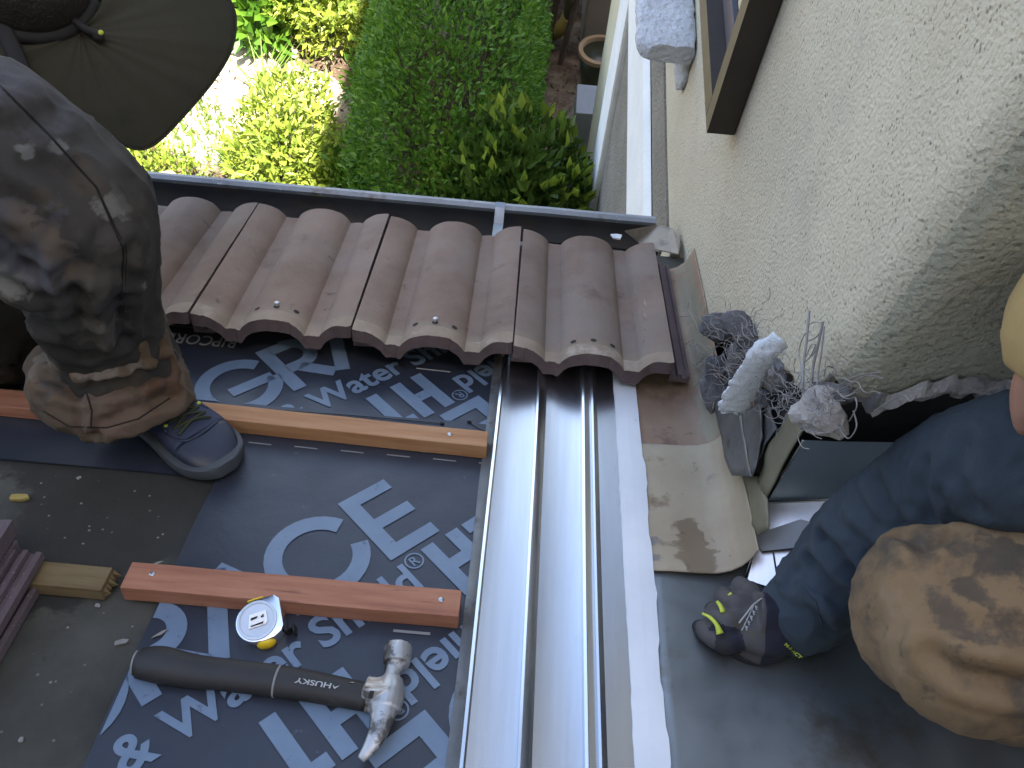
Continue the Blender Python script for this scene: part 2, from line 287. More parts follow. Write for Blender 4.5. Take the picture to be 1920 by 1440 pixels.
M['tan_trouser'] = mat('tan_canvas_trousers', [(.25, .155, .075), (.33, .215, .11), (.37, .25, .13)], 5, .92, bumps=(('n', 340, .35, .0015), ('n', 14, .4, .006)), stains=((6, .53, .62, (.13, .098, .068)), (13, .58, .66, (.10, .078, .058)), (3.2, .6, .72, (.14, .105, .078))), dirt=True)
M['denim'] = mat('blue_grey_knit', [(.046, .068, .098), (.064, .092, .126)], 10, .95, bumps=(('n', 420, .4, .0015), ('n', 14, .4, .006)), stains=((5, .56, .72, (.035, .055, .085)),))
M['skin'] = mat('skin', [(.40, .20, .13), (.48, .25, .17)], 12, .5, bumps=(('n', 200, .15, .001),))
M['hair'] = mat('dark_hair', [(.015, .011, .009), (.03, .022, .018)], 60, .5)
M['cap'] = mat('tan_cap_cloth', [(.46, .32, .125), (.54, .39, .165)], 6, .9, bumps=(('n', 420, .3, .001), ('n', 10, .3, .006)), stains=((4, .58, .72, (.36, .25, .12)),))
M['hat'] = mat('olive_hat_cloth', [(.062, .062, .036), (.082, .080, .048), (.10, .092, .055)], 5, .95, bumps=(('n', 400, .3, .001), ('n', 14, .5, .006)), stains=((6, .56, .7, (.05, .05, .03)),), transl=.12)
M['mesh_black'] = mat('black_mesh_cloth', [(.008, .007, .006), (.014, .011, .009)], 10, .9, bumps=(('v', 260, .8, .002),), specks=(300, .35, (.06, .05, .03)))
M['black'] = mat('black_plastic', [(.007, .007, .008), (.011, .011, .012)], 20, .85)
M['neon'] = mat('neon_yellow', [(.62, .75, .05), (.70, .80, .08)], 20, .5)
M['shirt_dark'] = mat('dark_work_shirt', [(.03, .03, .034), (.045, .045, .05)], 8, .9, bumps=(('n', 14, .4, .006),))
M['shoe'] = mat('navy_shoe_mesh', [(.018, .030, .080), (.034, .050, .115)], 14, .7, bumps=(('v', 330, .4, .001),), stains=((10, .58, .7, (.06, .065, .08)),))
M['shoe_toe'] = mat('navy_shoe_rubber', [(.014, .024, .060), (.025, .038, .085)], 14, .55, stains=((14, .58, .7, (.07, .07, .075)),))
M['sole'] = mat('grey_blue_sole', [(.055, .068, .085), (.085, .10, .12)], 12, .7, bumps=(('n', 60, .4, .003),))
M['lace'] = mat('dark_green_lace', [(.012, .016, .008), (.03, .04, .014)], 60, .8)
M['rubber'] = mat('worn_black_rubber', [(.016, .016, .017), (.028, .028, .029)], 16, .62, bumps=(('n', 300, .3, .001),), stains=((10, .6, .75, (.06, .055, .05)),))
M['steel'] = mat('worn_hammer_steel', [(.34, .35, .36), (.50, .51, .52)], 16, .48, .75, rvar=.12, bumps=(('n', 50, .35, .003), ('n', 160, .2, .001)), stains=((26, .54, .62, (.11, .105, .10)),))
M['chrome'] = mat('scuffed_chrome', [(.74, .78, .82), (.84, .87, .90)], 10, .2, 1.0, rvar=.08)
M['silver'] = mat('silver_plastic', [(.60, .66, .74), (.70, .75, .82)], 10, .35, .3)
M['yellow'] = mat('yellow_plastic', [(.62, .42, .01), (.70, .49, .02)], 20, .4)
M['white_label'] = mat('white_label', [(.78, .80, .82)], 20, .4)
M['grey_print'] = mat('grey_print', [(.20, .21, .21)], 20, .6)
M['pale_print'] = mat('pale_print', [(.32, .33, .33)], 20, .6)
M['glove_navy'] = mat('navy_glove_cloth', [(.018, .020, .045), (.030, .033, .065)], 20, .85, bumps=(('n', 260, .4, .001), ('n', 30, .4, .003)))
M['glove_grey'] = mat('grey_glove_pad', [(.10, .095, .105), (.145, .135, .14)], 14, .75, bumps=(('n', 200, .3, .001),), stains=((22, .56, .66, (.13, .115, .07)),))
M['glove_black'] = mat('black_glove_palm', [(.012, .012, .016), (.02, .02, .024)], 20, .8)
M['chip'] = mat('yellow_wood_chip', [(.42, .33, .08), (.52, .42, .13)], 30, .8)
M['scrap'] = mat('pale_scrap', [(.5, .5, .48)], 30, .8)
M['leaf_hedge'] = mat('hedge_leaf', [(.075, .175, .012), (.105, .225, .020)], 3, .5, transl=.35, island=.35)
M['leaf_gloss'] = mat('glossy_leaf', [(.055, .11, .016), (.10, .17, .026)], 5, .32, transl=.3, island=.4)
M['leaf_tip'] = mat('young_glossy_leaf', [(.20, .28, .03), (.30, .37, .05)], 5, .35, transl=.4, island=.3)
M['leaf_yellow'] = mat('yellow_green_leaf', [(.20, .28, .03), (.32, .38, .055)], 4, .5, transl=.45, island=.3)
M['leaf_tree'] = mat('tree_leaf', [(.03, .075, .012), (.05, .11, .018)], 4, .45, transl=.3, island=.3)
M['grass'] = mat('grass_blade', [(.13, .22, .03), (.20, .28, .05)], 4, .6, transl=.4, island=.3)
M['stem'] = mat('brown_stem', [(.06, .04, .028), (.10, .07, .05)], 20, .9)
M['dead'] = mat('dry_stem', [(.20, .13, .075), (.30, .21, .13)], 20, .9)
M['soil'] = mat('brown_mulch', [(.055, .032, .020), (.10, .062, .040), (.16, .105, .070)], 14, .95, bumps=(('n', 40, 1, .02),), specks=(38, .3, (.24, .16, .10)), stains=((.8, .50, .60, (.30, .25, .17)),))
M['mulch'] = mat('bark_chip', [(.07, .04, .026), (.13, .085, .055)], 8, .95, island=.6)
M['neighbour'] = mat('taupe_wall', [(.20, .165, .125), (.245, .205, .16)], 3, .9, bumps=(('n', 60, .4, .004),))
M['spout'] = mat('ochre_downspout_paint', [(.36, .25, .06), (.44, .32, .09)], 8, .55)
M['pot_green'] = mat('dark_green_glaze', [(.03, .035, .022), (.045, .05, .03)], 8, .35)
M['pot_rim'] = mat('tan_clay_rim', [(.26, .17, .09), (.34, .23, .13)], 14, .7)
M['box_white'] = mat('pale_grey_metal_box', [(.40, .42, .43), (.50, .52, .53)], 8, .55)
M['concrete'] = mat('grey_concrete', [(.24, .235, .225), (.31, .30, .285)], 10, .9)
M['dry_ground'] = mat('pale_dry_ground', [(.30, .24, .16), (.42, .36, .26), (.50, .44, .33)], 9, .95, bumps=(('n', 50, 1, .012),), specks=(40, .25, (.2, .14, .09)))
# ------------------------------------------------------------------ the setting: ground, roof deck
g = MB(); g.grid(lambda a, b: Vector((-60+120*a, -40+120*b, GZ)), 4, 4)
tag(g.build('ground', M['soil']), kind='structure')
rd = MB()
rd.box(W(-1.2, -.02, -.06), EX*3.4, ED*1.66, EN*.058)
deck = rd.build('roof_deck', M['felt']); tag(deck, kind='structure')

# ------------------------------------------------------------------ the house: wall, corner, trim, window, sill, unseen shade block
XW = .35; YC = .828; RC = .05; TOP = 3.5; YF = 4.36
house = empty('house', (XW, YC, 0), 'cream stucco house wall rising beside the roof, its bottom corner broken away', 'house')
cut = [(ux(a, b, XW).y, ux(a, b, XW).z) for a, b in [(1312, 606), (1345, 612), (1385, 610), (1412, 628), (1440, 668), (1462, 688), (1488, 716), (1508, 752), (1528, 770), (1560, 742)]]
def roof_z(y): return -math.tan(SLOPE)*y
def zbot_side(y):
    if y > 1.66: return GZ
    if y > cut[0][0]: return roof_z(y) - .03
    for (y0, z0), (y1, z1) in zip(cut, cut[1:]):
        if y1 <= y <= y0 and y0 != y1: return z0 + (z1-z0)*(y-y0)/(y1-y0)
    return cut[-1][1]
front_cut = [(uy(a, b, YC).x, uy(a, b, YC).z) for a, b in [(1575, 744), (1600, 752), (1640, 742), (1680, 738), (1720, 728), (1760, 726), (1800, 716)]]
def zbot_front(x):
    if x <= front_cut[0][0]: return front_cut[0][1]
    for (x0, z0), (x1, z1) in zip(front_cut, front_cut[1:]):
        if x0 <= x <= x1: return z0 + (z1-z0)*(x-x0)/(x1-x0)
    return front_cut[-1][1]
path = []
y = YF
while y > 1.70: path.append((XW, y, (-1, 0))); y -= .12
y = 1.66
while y > YC+RC+.004: path.append((XW, y, (-1, 0))); y -= .012
for k in range(9):
    a = math.pi/2*k/8; path.append((XW+RC-RC*math.cos(a), YC+RC-RC*math.sin(a), (-math.cos(a), -math.sin(a))))
x = XW+RC+.012
while x < .95: path.append((x, YC, (0, -1))); x += .012
while x < 4.2: path.append((x, YC, (0, -1))); x += .4
def zb(i):
    X, Y, nn = path[i]
    z = zbot_front(X) if nn[1] < -.5 else zbot_side(Y)
    if Y < 1.3: z += .010*N3((X*70, Y*70, 0)) + .012*N3((X*23, Y*23, 3))
    return z
rows_up = [0, .004, .012, .03, .06, .1, .16, .25, .4, .6, .9, 1.4, 2.2]
mb = MB(); n = len(path); rings = []
nr = len(rows_up)+1
vs = []; fs = []
for i, (X, Y, nn) in enumerate(path):
    z0 = zb(i); H = TOP - z0
    for r in range(nr):
        z = z0 + (rows_up[r] if r < nr-1 else H)
        off = .0015*N3((X*9, Y*9, z*9)) if 0 < r else -.006 + .006*N3((X*90, Y*90, 1))
        vs.append(Vector((X + nn[0]*off, Y + nn[1]*off, z)))
for i in range(n-1):
    for r in range(nr-1): fs.append((i*nr+r, (i+1)*nr+r, (i+1)*nr+r+1, i*nr+r+1))
b0 = len(vs)                                            # broken under-edge, 2.5 cm thick
for i, (X, Y, nn) in enumerate(path):
    j = .004*N3((X*60, Y*60, 9)); vs.append(Vector((X - nn[0]*.028, Y - nn[1]*.028, zb(i)+.004+j)))
for i in range(n-1): fs.append((i*nr, b0+i, b0+i+1, (i+1)*nr))
mb.add(vs, fs)
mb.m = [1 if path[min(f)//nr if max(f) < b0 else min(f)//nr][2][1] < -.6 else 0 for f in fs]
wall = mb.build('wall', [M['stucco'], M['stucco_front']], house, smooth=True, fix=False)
te_ = MB(); xs = [XW+RC*.4 + .004*k for k in range(110)]; vs = []           # ragged torn plaster and paper along the broken edge
for x in xs:
    z0 = zbot_front(max(x, front_cut[0][0])) + .010*N3((x*70, YC*70, 0)) + .012*N3((x*23, YC*23, 3)); fr = abs(N3((x*55, 1, 0)))*.034 + abs(N3((x*170, 5, 0)))*.014
    ya = YC + (.012 if x < XW+RC else 0); fade = max(.25, 1-(x-XW)*1.5)
    vs += [Vector((x, ya-.003, z0+.016+.008*N3((x*90, 7, 0)))), Vector((x, ya-.012-.006*N3((x*60, 2, 0)), z0-.002)), Vector((x, ya-.009-.012*N3((x*45, 4, 0)), z0-.008-fr*fade))]
te_.add(vs, [(3*i+j, 3*i+j+1, 3*i+j+4, 3*i+j+3) for i in range(len(xs)-1) for j in range(2)]); te_.build('torn_edge', M['mortar_pale'], house, fix=False, smooth=False)
# sheathing behind the broken plaster, back of the block, unseen block and top added behind the roof to shade it
mb = MB(); mb.box((2.2, 2.6, .03), EX*(4.2-2.2), Vector((0, 1.72, 0)), Vector((0, 0, 3.4))); mb.v = [Vector((max(p.x, XW+.034), max(p.y, YC+.034), p.z)) for p in mb.v]
mb.build('sheathing', M['dark'], house)
mb = MB(); mb.box((-2.4, -2.6, 1.6), EX*8.0, Vector((0, 1.1, 0)), Vector((0, 0, 5.0))); mb.build('unseen_shade_block', M['stucco'], house)
mb = MB(); mb.box((-2.4, -2.6, 7.05), EX*8.3, Vector((0, 1.35, 0)), Vector((0, 0, .45))); mb.build('unseen_shade_block_top', M['tile'], house)
# bands on the lower wall, each a few millimetres proud of the next
def band(name, poly, x0, x1, m, bev=0):
    b = MB(); P = [Vector((x0, a, c)) for a, c in poly]; b.prism(P, x1-x0, EX); return b.build(name, m, house, bevel=bev)
band('grey_stucco_band', [(1.75, -1.25), (3.30, -1.25), (3.30, -.70), (1.75, -.70)], XW-.006, XW+.02, M['stucco_grey'])
band('grey_stucco_panel', [(1.75, -3.29), (3.30, -3.29), (3.30, -1.26), (1.75, -1.26)], XW-.006, XW+.02, M['stucco_grey'])
tb = MB()
tb.add([Vector(p) for p in [(XW-.008, 1.75, -.875), (XW-.028, 1.75, -.90), (XW-.034, 1.75, -1.17), (XW-.008, 1.75, -1.215), (XW-.008, 3.28, -.875), (XW-.028, 3.28, -.90), (XW-.034, 3.28, -1.17), (XW-.008, 3.28, -1.215)]],
       [(0, 1, 5, 4), (1, 2, 6, 5), (2, 3, 7, 6), (0, 3, 2, 1), (4, 5, 6, 7), (0, 4, 7, 3)])
tb.build('trim_band', M['trim_white'], house, bevel=.008)
band('corner_trim', [(3.30, -3.29), (3.64, -3.29), (3.64, .3), (3.30, .3)], XW-.034, XW+.02, M['trim_white'], .012)
band('corner_return', [(3.66, -3.29), (4.37, -3.29), (4.37, .3), (3.66, .3)], XW-.010, XW+.02, M['cream_smooth'], .03)
# window: frame (> sash, pane, curtain) and rough sill
fx0, fx1 = .300, .349; wy0, wz0 = 1.484, -.156; wy1, wz1 = 2.75, 1.1; fw = .075
def bar(b, y0, y1, z0, z1, x0, x1, mi=0): b.box(((x0+x1)/2, (y0+y1)/2, (z0+z1)/2), EX*(x1-x0)/2, Vector((0, (y1-y0)/2, 0)), Vector((0, 0, (z1-z0)/2)), mi)
fb = MB()
def member(b, y0, y1, z0, z1):
    # face olive (slot 1), edges dark (slot 0)
    P = [Vector((fx0, y0, z0)), Vector((fx0, y1, z0)), Vector((fx0, y1, z1)), Vector((fx0, y0, z1))]; Q = [p + EX*(fx1-fx0) for p in P]
    b.add(P+Q, [(0, 1, 2, 3)], 1); b.add(P+Q, [(4, 5, 6, 7), (0, 1, 5, 4), (1, 2, 6, 5), (2, 3, 7, 6), (3, 0, 4, 7)], 0)
member(fb, wy0, wy0+fw*.55, wz0, wz1); member(fb, wy0+fw*.55+.002, wy1, wz0, wz0+fw*.62); member(fb, wy1-fw, wy1-.002, wz0+fw*.62+.002, wz1)
wf = fb.build('window', [M['wood_dark'], M['wood_olive']], house, bevel=.003)
sb = MB(); bar(sb, wy0+fw*.55+.002, wy1-fw, wz0+fw*.62+.002, wz0+fw*.62+.05, .330, .348); bar(sb, wy0+fw*.55+.002, wy0+fw*.55+.035, wz0+fw*.62+.052, wz1, .331, .3485); sb.build('sash', M['sash'], wf, bevel=.002)
pb = MB(); bar(pb, wy0+.08, wy1-.08, wz0+.05, wz1, .3405, .3475); pb.build('pane', M['glass'], wf)
cb = MB(); bar(cb, wy0+.10, wy0+.20, wz0+.12, wz1, .334, .3395); cb.build('inner_stop', M['cream_smooth'], wf)
si = MB()
def sillp(u, v):
    a = 2*math.pi*u; X, Z = .287, -.388; rx, rz = .072, .030
    ca, sa = math.cos(a), math.sin(a); e = .45
    x = X + rx*math.copysign(abs(ca)**e, ca); z = Z + rz*math.copysign(abs(sa)**e, sa)
    k = min(1, v*26); k = math.sqrt(max(0, 1-(1-k)**2))*.22+.78; yy = 1.985 + 1.25*v
    x = XW-.005 + (x-XW+.005)*k if x < XW-.01 else x; z = Z + (z-Z)*k
    return Vector((min(x, XW-.004), yy, z)) + Vector((-1, 0, 1))*.006*N3((x*40, yy*40, z*40))
si.grid(sillp, 40, 120); si.add([sillp(i/40, 0) for i in range(40)], [tuple(range(40))])
si.build('window_sill', M['stucco_white'], house, smooth=True)
lump = MB(); c = ux(1283, 108, XW-.01)
lump.ell(c, .022, .06, .075, nu=28, nv=20); lump.v = [p + (p-c)*(.35*N3(p, 30)) for p in lump.v]
lump.build('sill_plaster_lump', M['stucco_white'], house, smooth=True)

# ------------------------------------------------------------------ gutter along the eave
gt = empty('gutter', W(-.4, 1.74, 0), 'grey-blue metal rain gutter running along the eave below the tiles', 'gutter')
lip = W(0, 1.797, 0); yl, zl = lip.y, lip.z; GX0, GX1 = -2.2, .30
prof = [(yl+.006, zl-.006), (yl+.008, zl+.004), (yl-.002, zl+.008), (yl-.012, zl+.004), (yl-.012, zl-.006), (yl-.006, zl-.03), (yl-.010, zl-.10), (yl-.075, zl-.115), (yl-.115, zl-.105), (yl-.118, zl+.03)]
def gutter_strip(pr, th, m, nm):
    b = MB(); vs = []
    for X in (GX0, GX1):
        for q in pr: vs.append(Vector((X, q[0], q[1])))
        for q in pr: vs.append(Vector((X, q[0]+th*.6, q[1]-th)))
    k = len(pr); fs = []
    for i in range(k-1): fs += [(i, i+1, 2*k+i+1, 2*k+i), (k+i, 3*k+i, 3*k+i+1, k+i+1)]
    b.add(vs, fs); return b.build(nm, m, gt, fix=False, smooth=True)
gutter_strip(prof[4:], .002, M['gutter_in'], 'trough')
lb = MB(); lb.ring([[Vector((X + .0, a, b)) for a, b in prof[:5]] for X in [GX0 + (GX1-GX0)*i/30 for i in range(31)]], True, True)
lb.v = [p + Vector((0, 0, .0015))*N3((p.x*8, 0, 0)) for p in lb.v]; lb.build('front_lip', M['gutter'], gt)
ec = MB(); E = [rp(1172, 432, .0), rp(1234, 421, .012), rp(1262, 428, .02), rp(1275, 452, .02), rp(1272, 476, .02), rp(1208, 462, -.005), rp(1196, 452, -.03)]
ec.prism(E, -.003, EN); ec.build('end_cap', M['gutter_tan'], gt)
hb = MB(); hx = rp(936, 402, 0).x
hb.ring([[Vector((hx-.011, a, b)), Vector((hx+.011, a, b)), Vector((hx+.011, a, b-.002)), Vector((hx-.011, a, b-.002))] for a, b in [(yl+.004, zl+.0105), (yl-.012, zl+.010), (yl-.05, zl-.002), (yl-.118, zl+.02)]]); hb.build('hanger_strap', M['galv_dull'], gt)

# ------------------------------------------------------------------ underlayment sheets and their printing
def arc(cx, cy, r, a0, a1, n=28): return [(cx+r*math.cos(math.radians(a0+(a1-a0)*i/n)), cy+r*math.sin(math.radians(a0+(a1-a0)*i/n))) for i in range(n+1)]
def stroke(pts, w):
    P = [Vector((x, y, 0)) for x, y in pts]; L = []; R = []
    for i, p in enumerate(P):
        d0 = (p-P[i-1]).normalized() if i else (P[1]-p).normalized(); d1 = (P[i+1]-p).normalized() if i < len(P)-1 else d0
        t = (d0+d1).normalized(); nn = Vector((-t.y, t.x, 0)); k = 1/max(.4, t.dot(d1))
        L.append(p + nn*w/2*k); R.append(p - nn*w/2*k)
    return [(L[i], L[i+1], R[i+1], R[i]) for i in range(len(P)-1)]
def text_polys(s, width=None, height=None, bold=0.0):
    cu = bpy.data.curves.new('t', 'FONT'); cu.body = s; cu.size = 1; cu.offset = bold; cu.resolution_u = 4
    o = bpy.data.objects.new('t', cu); SC.collection.objects.link(o); dg = bpy.context.evaluated_depsgraph_get()
    me = bpy.data.meshes.new_from_object(o.evaluated_get(dg)); V = [v.co.copy() for v in me.vertices]; F = [tuple(p.vertices) for p in me.polygons]
    bpy.data.objects.remove(o); bpy.data.curves.remove(cu); bpy.data.meshes.remove(me)
    x0 = min(v.x for v in V); x1 = max(v.x for v in V)
    return [(v.x-x0, v.y) for v in V], F, x1-x0
CAPH = .729 * 1.0
def put_text(b, s, org, ax, ay, cap, width=None, bold=.02, h=.0, mi=0, right=False, frame=None):
    V, F, w = text_polys(s, bold=bold); k = cap/.70; kx = (width/w) if width else k
    org = Vector(org); fr = frame or (lambda x, y: org + ax*x + ay*y)
    b.add([fr((x*kx) - (w*kx if right else 0), y*k) for x, y in V], F, mi)
def brand_block(b, P0, sgn, h):
    """GRACE over 'Ice & Water Shield' and HT, 45 degrees to the roof slope; P0 = foot of the E."""
    ax = (EX+ED).normalized()*sgn; ay = (ED-EX).normalized()*sgn; O = W(P0[0], P0[1], h)
    f = lambda q: O + ax*q[0] + ay*q[1]
    w = .0245; c = .131; st = []
    st += stroke([(.0065, -.006), (.0065, c-.005)], w); lo = -.005
    st += stroke([(.0185, lo+.0100), (.079, lo+.0100)], .0215); st += stroke([(.0185, c+lo-.0108), (.075, c+lo-.0108)], .0215); st += stroke([(.0185, .059), (.077, .059)], .0205)
    st += stroke(arc(-.079, .062, .0595, 27, 346), w)
    st += stroke([(-.255, 0), (-.195, c*.97)], w); st += stroke([(-.195, c*.97), (-.138, 0)], w)
    st += stroke([(-.339, 0), (-.339, c)], w); st += stroke([(-.330, c-w/2), (-.302, c-w/2)] + arc(-.302, c-.0415, .032, 85, -90, 16) + [(-.330, c-.0735)], w); st += stroke([(-.308, .052), (-.268, .004)], w)
    st += stroke(arc(-.416, .066, .0595, 33, 352), w); st += stroke([(-.436, .058), (-.358, .058)], w*.9)
    for q in st: b.add([f((p.x, p.y)) for p in q], [(0, 1, 2, 3)])
    put_text(b, '& Water Shield', O + ax*.003 + ay*(-.067), ax, ay, .047, width=.405, bold=.024, right=True)
    put_text(b, 'Ice', O + ax*(-.420) + ay*(-.067), ax, ay, .047, width=.066, bold=.024, right=True)
    for q in stroke(arc(.019, -.026, .0125, 0, 360, 24), .0022): b.add([f((p.x, p.y)) for p in q], [(0, 1, 2, 3)])
    put_text(b, 'R', O + ax*.0135 + ay*(-.0335), ax, ay, .015, width=.0115, bold=.01)
    hw = .0215; x0 = .048; t0 = -.114; hc = .098
    for q in stroke([(x0, t0), (x0, t0+hc)], hw) + stroke([(x0+.043, t0), (x0+.043, t0+hc)], hw) + stroke([(x0+hw/2, t0+hc*.52), (x0+.043-hw/2, t0+hc*.52)], .020) + stroke([(x0+.092, t0), (x0+.092, t0+hc-.020)], hw) + stroke([(x0+.062, t0+hc-.0100), (x0+.124, t0+hc-.0100)], .020):
        b.add([f((p.x, p.y)) for p in q], [(0, 1, 2, 3)])
def clip(o, planes):
    bm = bmesh.new(); bm.from_mesh(o.data); org = wloc(o)
    for co_, no in planes:
        bmesh.ops.bisect_plane(bm, geom=bm.verts[:]+bm.edges[:]+bm.faces[:], plane_co=co_-org, plane_no=no, clear_outer=True)
    bm.to_mesh(o.data); bm.free()
def sheet_mesh(u0, u1, v0, v1, h, uedge=0.0, seed=0):
    b = MB()
    def fn(a, t):
        u = u0+(u1-u0)*a; v = v0+(v1-v0)*t; e = uedge*(1-a)**8*N3((v*5, seed, 0)); e2 = .004*N3((u*6, seed, 5))*(t**6)
        return W(u+e, v+e2, h)
    b.grid(fn, 40, 40)
    lo = len(b.v); base = [p - EN*.0025 for p in b.v]; k = 41
    edge = [i for i in range(k)] + [j*k+k-1 for j in range(1, k)] + [k*(k-1)+i for i in range(k-2, -1, -1)] + [j*k for j in range(k-2, 0, -1)]
    b.v += [base[i] for i in edge]; m = len(edge)
    b.f += [(edge[i], edge[(i+1) % m], lo+(i+1) % m, lo+i) for i in range(m)]; b.m += [0]*m
    return b
h1, h2 = .0035, .0075
s1 = sheet_mesh(-2.6, .21, .868, 1.64, h1, 0, 2).build('underlayment_sheet', M['sheet'], smooth=True, auto=.6)
tag(s1, 'navy printed underlayment strip nearest the eave, tucked under the tiles', 'underlayment', 'navy underlayment sheets')
s2 = sheet_mesh(-.4265, .21, -.6, 1.033, h2, .006, 5).build('underlayment_sheet', M['sheet'], smooth=True, auto=.6)
tag(s2, 'navy printed underlayment sheet lying beneath the hammer and tape measure', 'underlayment', 'navy underlayment sheets')
def letter(sheet, P0, sgn, h, cl):
    t = MB(); brand_block(t, P0, sgn, h); o = t.build('printed_lettering', M['print'], sheet); clip(o, cl)
for P0, sgn in (((-.115, 1.325), 1), ((-.055, 1.10), -1), ((-1.0, 1.325), 1)): letter(s1, P0, sgn, h1+.0014, [(W(0, 1.0345, 0), -ED)])
for P0, sgn in (((-.144, .748), 1), ((-.068, .5185), -1), ((-.16, .17), 1), ((-.08, -.06), -1)): letter(s2, P0, sgn, h2+.0014, [(W(0, 1.031, 0), ED), (W(-.4245, 0, 0), -EX)])
def mark(sheet, pts, h, m):
    b = MB(); b.add([W(u, v, h+.0014) for u, v in pts], [(0, 1, 2, 3)]); b.build('printed_marking', m, sheet)
for u0 in (-.496, -1.15):
    rc = MB(); put_text(rc, 'RIPCORD', W(u0, 1.205, h1+.0014), -EX, -ED, .028, width=.132, bold=.006); rc.build('printed_marking', M['pale_print'], s1)
for (ua, ub, v, w) in [(-.66, -.494, 1.226, .0022), (-.17, -.11, 1.165, .003), (-1.3, -1.15, 1.226, .0022)]: mark(s1, [(ua, v), (ub, v-.002), (ub, v-.002+w), (ua, v+w)], h1, M['pale_print'])
for k in range(6): u0 = -.40 + .072*k; mark(s2, [(u0, .9415), (u0+.036, .9405), (u0+.036, .943), (u0, .944)], h2, M['grey_print'])
for (px, py, L, w) in [(632, 793, .018, .003), (793, 838, .034, .006), (935, 840, .02, .003)]:
    u, v, _ = uvh(rp(px, py, h2)); mark(s2, [(u, v-L*.4), (u+w, v-L*.4), (u+w, v+L*.6), (u, v+L*.6)], h2, M['grey_print'])
u, v, _ = uvh(rp(737, 1186, h2)); mark(s2, [(u, v), (u+.047, v), (u+.047, v+.004), (u, v+.004)], h2, M['grey_print'])

# ------------------------------------------------------------------ battens
def batten(name, u0, u1, va, vb, w, h, m, label, h0, nails=(), wedge=0.0):
    b = MB(); e = empty(name, W((u0+u1)/2, (va+vb)/2, h0), label, 'batten', 'roof battens')
    K = 24; rings = []
    for i in range(K+1):
        t = i/K; u = u0+(u1-u0)*t; v = va+(vb-va)*t + .0015*N3((u*9, 1, 0)); ww = w*(1 + .03*N3((u*14, 4, 0))); hh = h*(1+.03*N3((u*11, 8, 0)))
        s = wedge*(1-t)
        rings.append([W(u + .4*s, v-ww/2, h0), W(u, v-ww/2, h0+hh*.97), W(u-s, v+ww/2, h0+hh), W(u-.6*s, v+ww/2, h0)])
    b.ring(rings); o = b.build('wood_strip', m, e, bevel=.0015)
    for (u, v) in nails:
        q = MB(); c = W(u, v, h0+h); q.ell(c, .0042, .0042, .0016, (EX, ED, EN), 12, 6); q.build('nail', M['nail'], e, smooth=True)
    return e
batten('roof_batten', -.528, -.030, .981, .970, .034, .027, M['fir'], 'orange batten lying just upslope of the tiles, beside the standing shoe', h2+.001, nails=[(-.090, .973)])
batten('roof_batten', -1.3, -.592, .985, .972, .040, .022, M['cedar'], 'reddish batten running under the standing person to the photo edge', h1+.001)
batten('roof_batten', -.470, -.041, .660, .661, .040, .027, M['cedar'], 'red cedar batten nailed across the sheet above the tape measure', h2+.001, nails=[(-.438, .664), (-.066, .664)])
st = batten('roof_batten', -1.0, -.497, .660, .659, .036, .022, M['pine_old'], 'yellowed old batten stub poking out from under the loose tile', .002)
sp = MB()
for k in range(5):
    v = .645+.007*k; L = .004+.010*rnd.random(); sp.add([W(-.497, v, .004), W(-.497, v+.006, .004), W(-.497, v+.005, .018), W(-.497, v, .016), W(-.497+L, v+.003, .008)], [(0, 1, 4), (1, 2, 4), (2, 3, 4), (3, 0, 4)])
sp.build('splintered_end', M['pine_old'], st)

